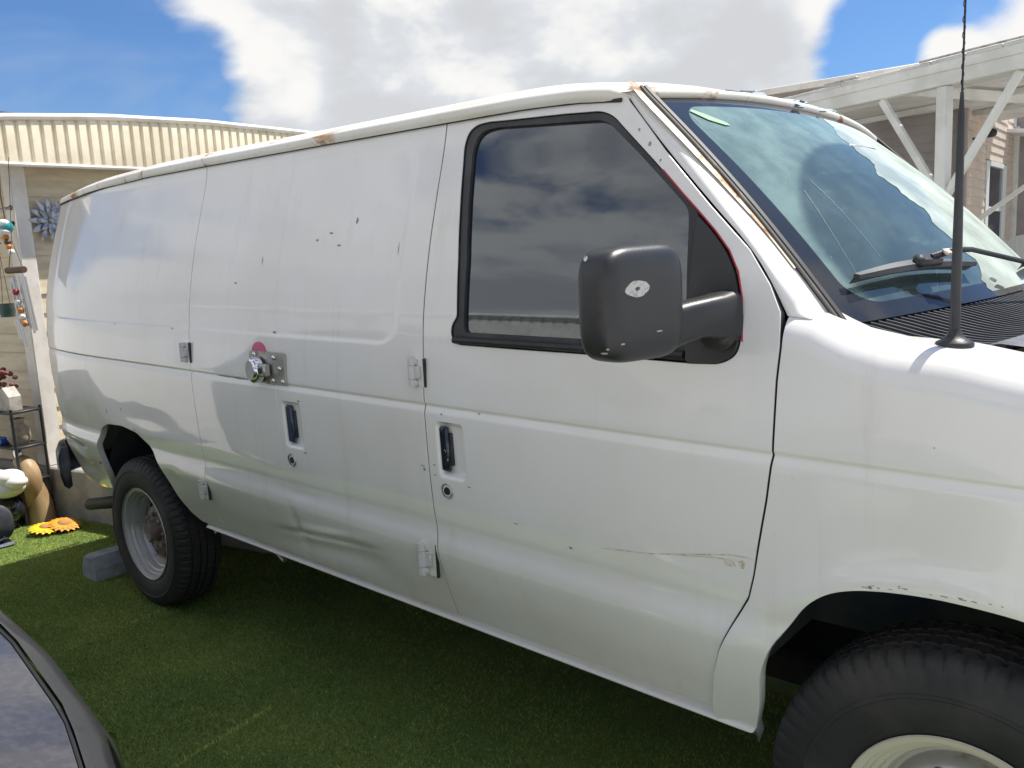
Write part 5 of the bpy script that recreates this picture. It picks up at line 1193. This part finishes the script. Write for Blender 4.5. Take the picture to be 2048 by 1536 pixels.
# ================================================================== dark car beside the van
def car():
    cx, cy = .55, -1.945
    r = empty('grey_car', (cx, cy, 0), 'dark grey metallic car parked alongside the van with its bonnet corner in view', 'car')
    XS = list(np.linspace(-1.55, 3.16, 56))
    hw = lambda x: float(np.interp(x, [-1.55, -1.45, -1.2, -.6, .6, 1.6, 2.2, 2.5, 2.75, 2.95, 3.08, 3.16], [.55, .70, .84, .905, .915, .915, .905, .875, .81, .70, .56, .36]))
    top_ = lambda x: float(np.interp(x, [-1.55, -1.3, -.8, 0, 1.2, 1.6, 2.2, 2.6, 2.9, 3.05, 3.16], [.82, .96, 1.0, .98, .975, .965, .925, .885, .83, .76, .62]))
    def prof(x):     # half section: (offset from centre, z)
        w = hw(x); t = top_(x); return [(w*.88, .20), (w*.97, .30), (w, .52), (w*.995, t-.22), (w*.975, t-.12), (w*.945, t-.055), (w*.915, t-.018), (w*.888, t-.002)]
    m = MB(); V = []; n = 8
    for x in XS:
        for (o, z) in prof(x): V.append((x, cy+o, z))
    F = [(i*n+j, (i+1)*n+j, (i+1)*n+j+1, i*n+j+1) for i in range(len(XS)-1) for j in range(n-1)]
    for sgn in (1, -1): raw('fender', [(x, cy+sgn*(y-cy), z) for x, y, z in V], F, M['dustpaint'], r, True, 60)
    # bonnet, set in by a shut line
    xs = np.linspace(1.45, 3.02, 26); V = []
    for x in xs:
        w = hw(x)*.878; t = top_(x)+.002
        for j in range(17): u = -1+2*j/16; V.append((x, cy+w*u, t+.045*(1-abs(u)**2.2)-.012*abs(u)**8))
    raw('bonnet', V, [(i*17+j, (i+1)*17+j, (i+1)*17+j+1, i*17+j+1) for i in range(25) for j in range(16)], M['carpaint'], r, True, 60)
    V = []; 
    for x in XS:
        w = hw(x)*.90; t = top_(x)-.045; V += [(x, cy-w, t), (x, cy+w, t)]
    raw('engine_bay', V, [(2*i, 2*i+1, 2*i+3, 2*i+2) for i in range(len(XS)-1)], M['dark'], r)
    g = MB(); g.tube([(x, cy+hw(x)*.883, top_(x)-.010) for x in xs], .0035, 6); g.build('bonnet_seal', M['rubber'], r)
    # nose and tail caps
    for xe, nm in ((3.16, 'front_bumper'), (-1.55, 'rear_bumper')):
        w = hw(xe); t = top_(xe); q = MB(); q.box((xe-.02 if xe > 0 else xe+.02, cy, .42), (.06, 2*w, .48), .025); q.build(nm, M['dustpaint'], r)
    for sgn in (1, -1):
        V = []
        for i, x in enumerate(np.linspace(2.80, 3.05, 12)):
            w = hw(x); t = top_(x)
            for (o, z) in ((1.004, t-.24), (1.006, t-.16), (.985, t-.09), (.955, t-.052+.004)): V.append((x, cy+sgn*w*o, z-.05*(1-i/11)*(z < t-.2)))
        raw('headlight', V, [(i*4+j, (i+1)*4+j, (i+1)*4+j+1, i*4+j+1) for i in range(11) for j in range(3)], M['lens'], r)
        V = []
        for i, x in enumerate(np.linspace(2.52, 2.66, 6)): w = hw(x); t = top_(x); a = math.sin(math.pi*i/5)*.014; V += [(x, cy+sgn*(w*.958+.003), t-.062-a), (x, cy+sgn*(w*.945+.004), t-.052+a)]
        raw('side_marker', V, [(2*i, 2*i+2, 2*i+3, 2*i+1) for i in range(5)], M['chrome'], r)
    # cabin
    V = []; st = [(1.55, .82, .965, .0), (1.05, .78, 1.25, .3), (.62, .70, 1.44, 1), (-.1, .70, 1.47, 1), (-.7, .68, 1.42, 1), (-1.15, .74, 1.12, .3), (-1.38, .80, .97, 0)]
    for (x, w, z, _) in st: V += [(x, cy-.84, .96), (x, cy-w, z-.03), (x, cy-w*.8, z), (x, cy+w*.8, z), (x, cy+w, z-.03), (x, cy+.84, .96)]
    raw('cabin_glass', V, [(i*6+j, (i+1)*6+j, (i+1)*6+j+1, i*6+j+1) for i in range(len(st)-1) for j in range(5)], M['carglass'], r)
    V = []
    for (x, w, z) in ((.66, .70, 1.447), (-.1, .70, 1.478), (-.74, .68, 1.42)): V += [(x, cy-w, z-.022), (x, cy-w*.8, z+.006), (x, cy, z+.02), (x, cy+w*.8, z+.006), (x, cy+w, z-.022)]
    raw('roof', V, [(i*5+j, (i+1)*5+j, (i+1)*5+j+1, i*5+j+1) for i in range(2) for j in range(4)], M['carpaint'], r)
    for sgn in (1, -1):
        g = MB(); g.ellip((1.545, cy+sgn*.935, .972), (.062, .085, .055), 20, 14, 2.6); mo = g.build('wing_mirror', principled('black_gloss_mirror', (.02, .02, .024), .15, coat=.8), r)
        g = MB(); g.box((1.55, cy+sgn*.935, .925), (.11, .14, .012), .006); g.build('mirror_trim', M['chrome'], mo); g = MB(); g.tube([(1.545, cy+sgn*.91, .955), (1.545, cy+sgn*.84, .94)], .03, 10); g.build('mirror_stalk', M['black'], mo)
    for x in (2.25, -.75):
        for sgn in (1, -1):
            w = empty('wheel', (x, cy+sgn*.8, 0)); attach(w, r); q = MB(); q.revolve([(0, .20), (-.0, .29), (.02, .325), (.18, .325), (.20, .29), (.20, .2)], (x, cy+sgn*.905, .325), (0, -sgn, 0), 40); q.build('tyre', M['tyre'], w)
            q = MB(); q.revolve([(.015, .0), (.01, .06), (.03, .17), (.0, .205)], (x, cy+sgn*.905, .325), (0, -sgn, 0), 24); q.build('rim', M['steel'], w)
    q = MB(); q.box((.8, cy, .26), (4.2, 1.5, .14), .03); q.build('underbody', M['dark'], r)
car()

# ================================================================== home across the drive (seen in the reflections)
def across():
    r = empty('neighbour_home', (-7, -7.9, 0), 'pale ribbed mobile home with an open carport across the drive', 'house')
    m = MB(); m.box((-4.0, -10.0, 1.6), (7.0, 5.0, 2.9)); m.build('wall_core', M['homesiding'], r)
    x = -7.5
    while x < -.5:
        q = MB(); q.prism([(0, 0), (.02, .022), (.14, .022), (.16, 0)], (x, -7.498, .15), (1, 0, 0), (0, 1, 0), (0, 0, 2.95)); q.build('siding_rib', M['homesiding'], r); x += .205
    m = MB(); m.box((-10.2, -9.4, 3.0), (6.0, 5.0, .16), .01); m.build('carport_roof', M['beam'], r)
    for xx in (-12.9, -10.4, -8.2): q = MB(); q.box((xx, -7.05, 1.45), (.12, .12, 2.9), .006); q.build('carport_post', M['beam'], r)
    m = MB(); m.box((-10.2, -12.0, 1.5), (5.9, .15, 3.0)); m.build('carport_back_wall', M['homesiding'], r)
    m = MB(); m.box((-4.0, -10.0, 3.12), (7.3, 5.3, .12), .01); m.build('roof', M['beam'], r)
    for xx in (-6.3,): 
        q = MB(); q.box((xx, -7.45, 1.75), (.9, .06, 1.1), .01); q.build('window', M['carglass'], r); q = MB(); q.box((xx, -7.35, 1.35), (.6, .3, .35), .02); q.build('air_conditioner', M['beam'], r)
across()
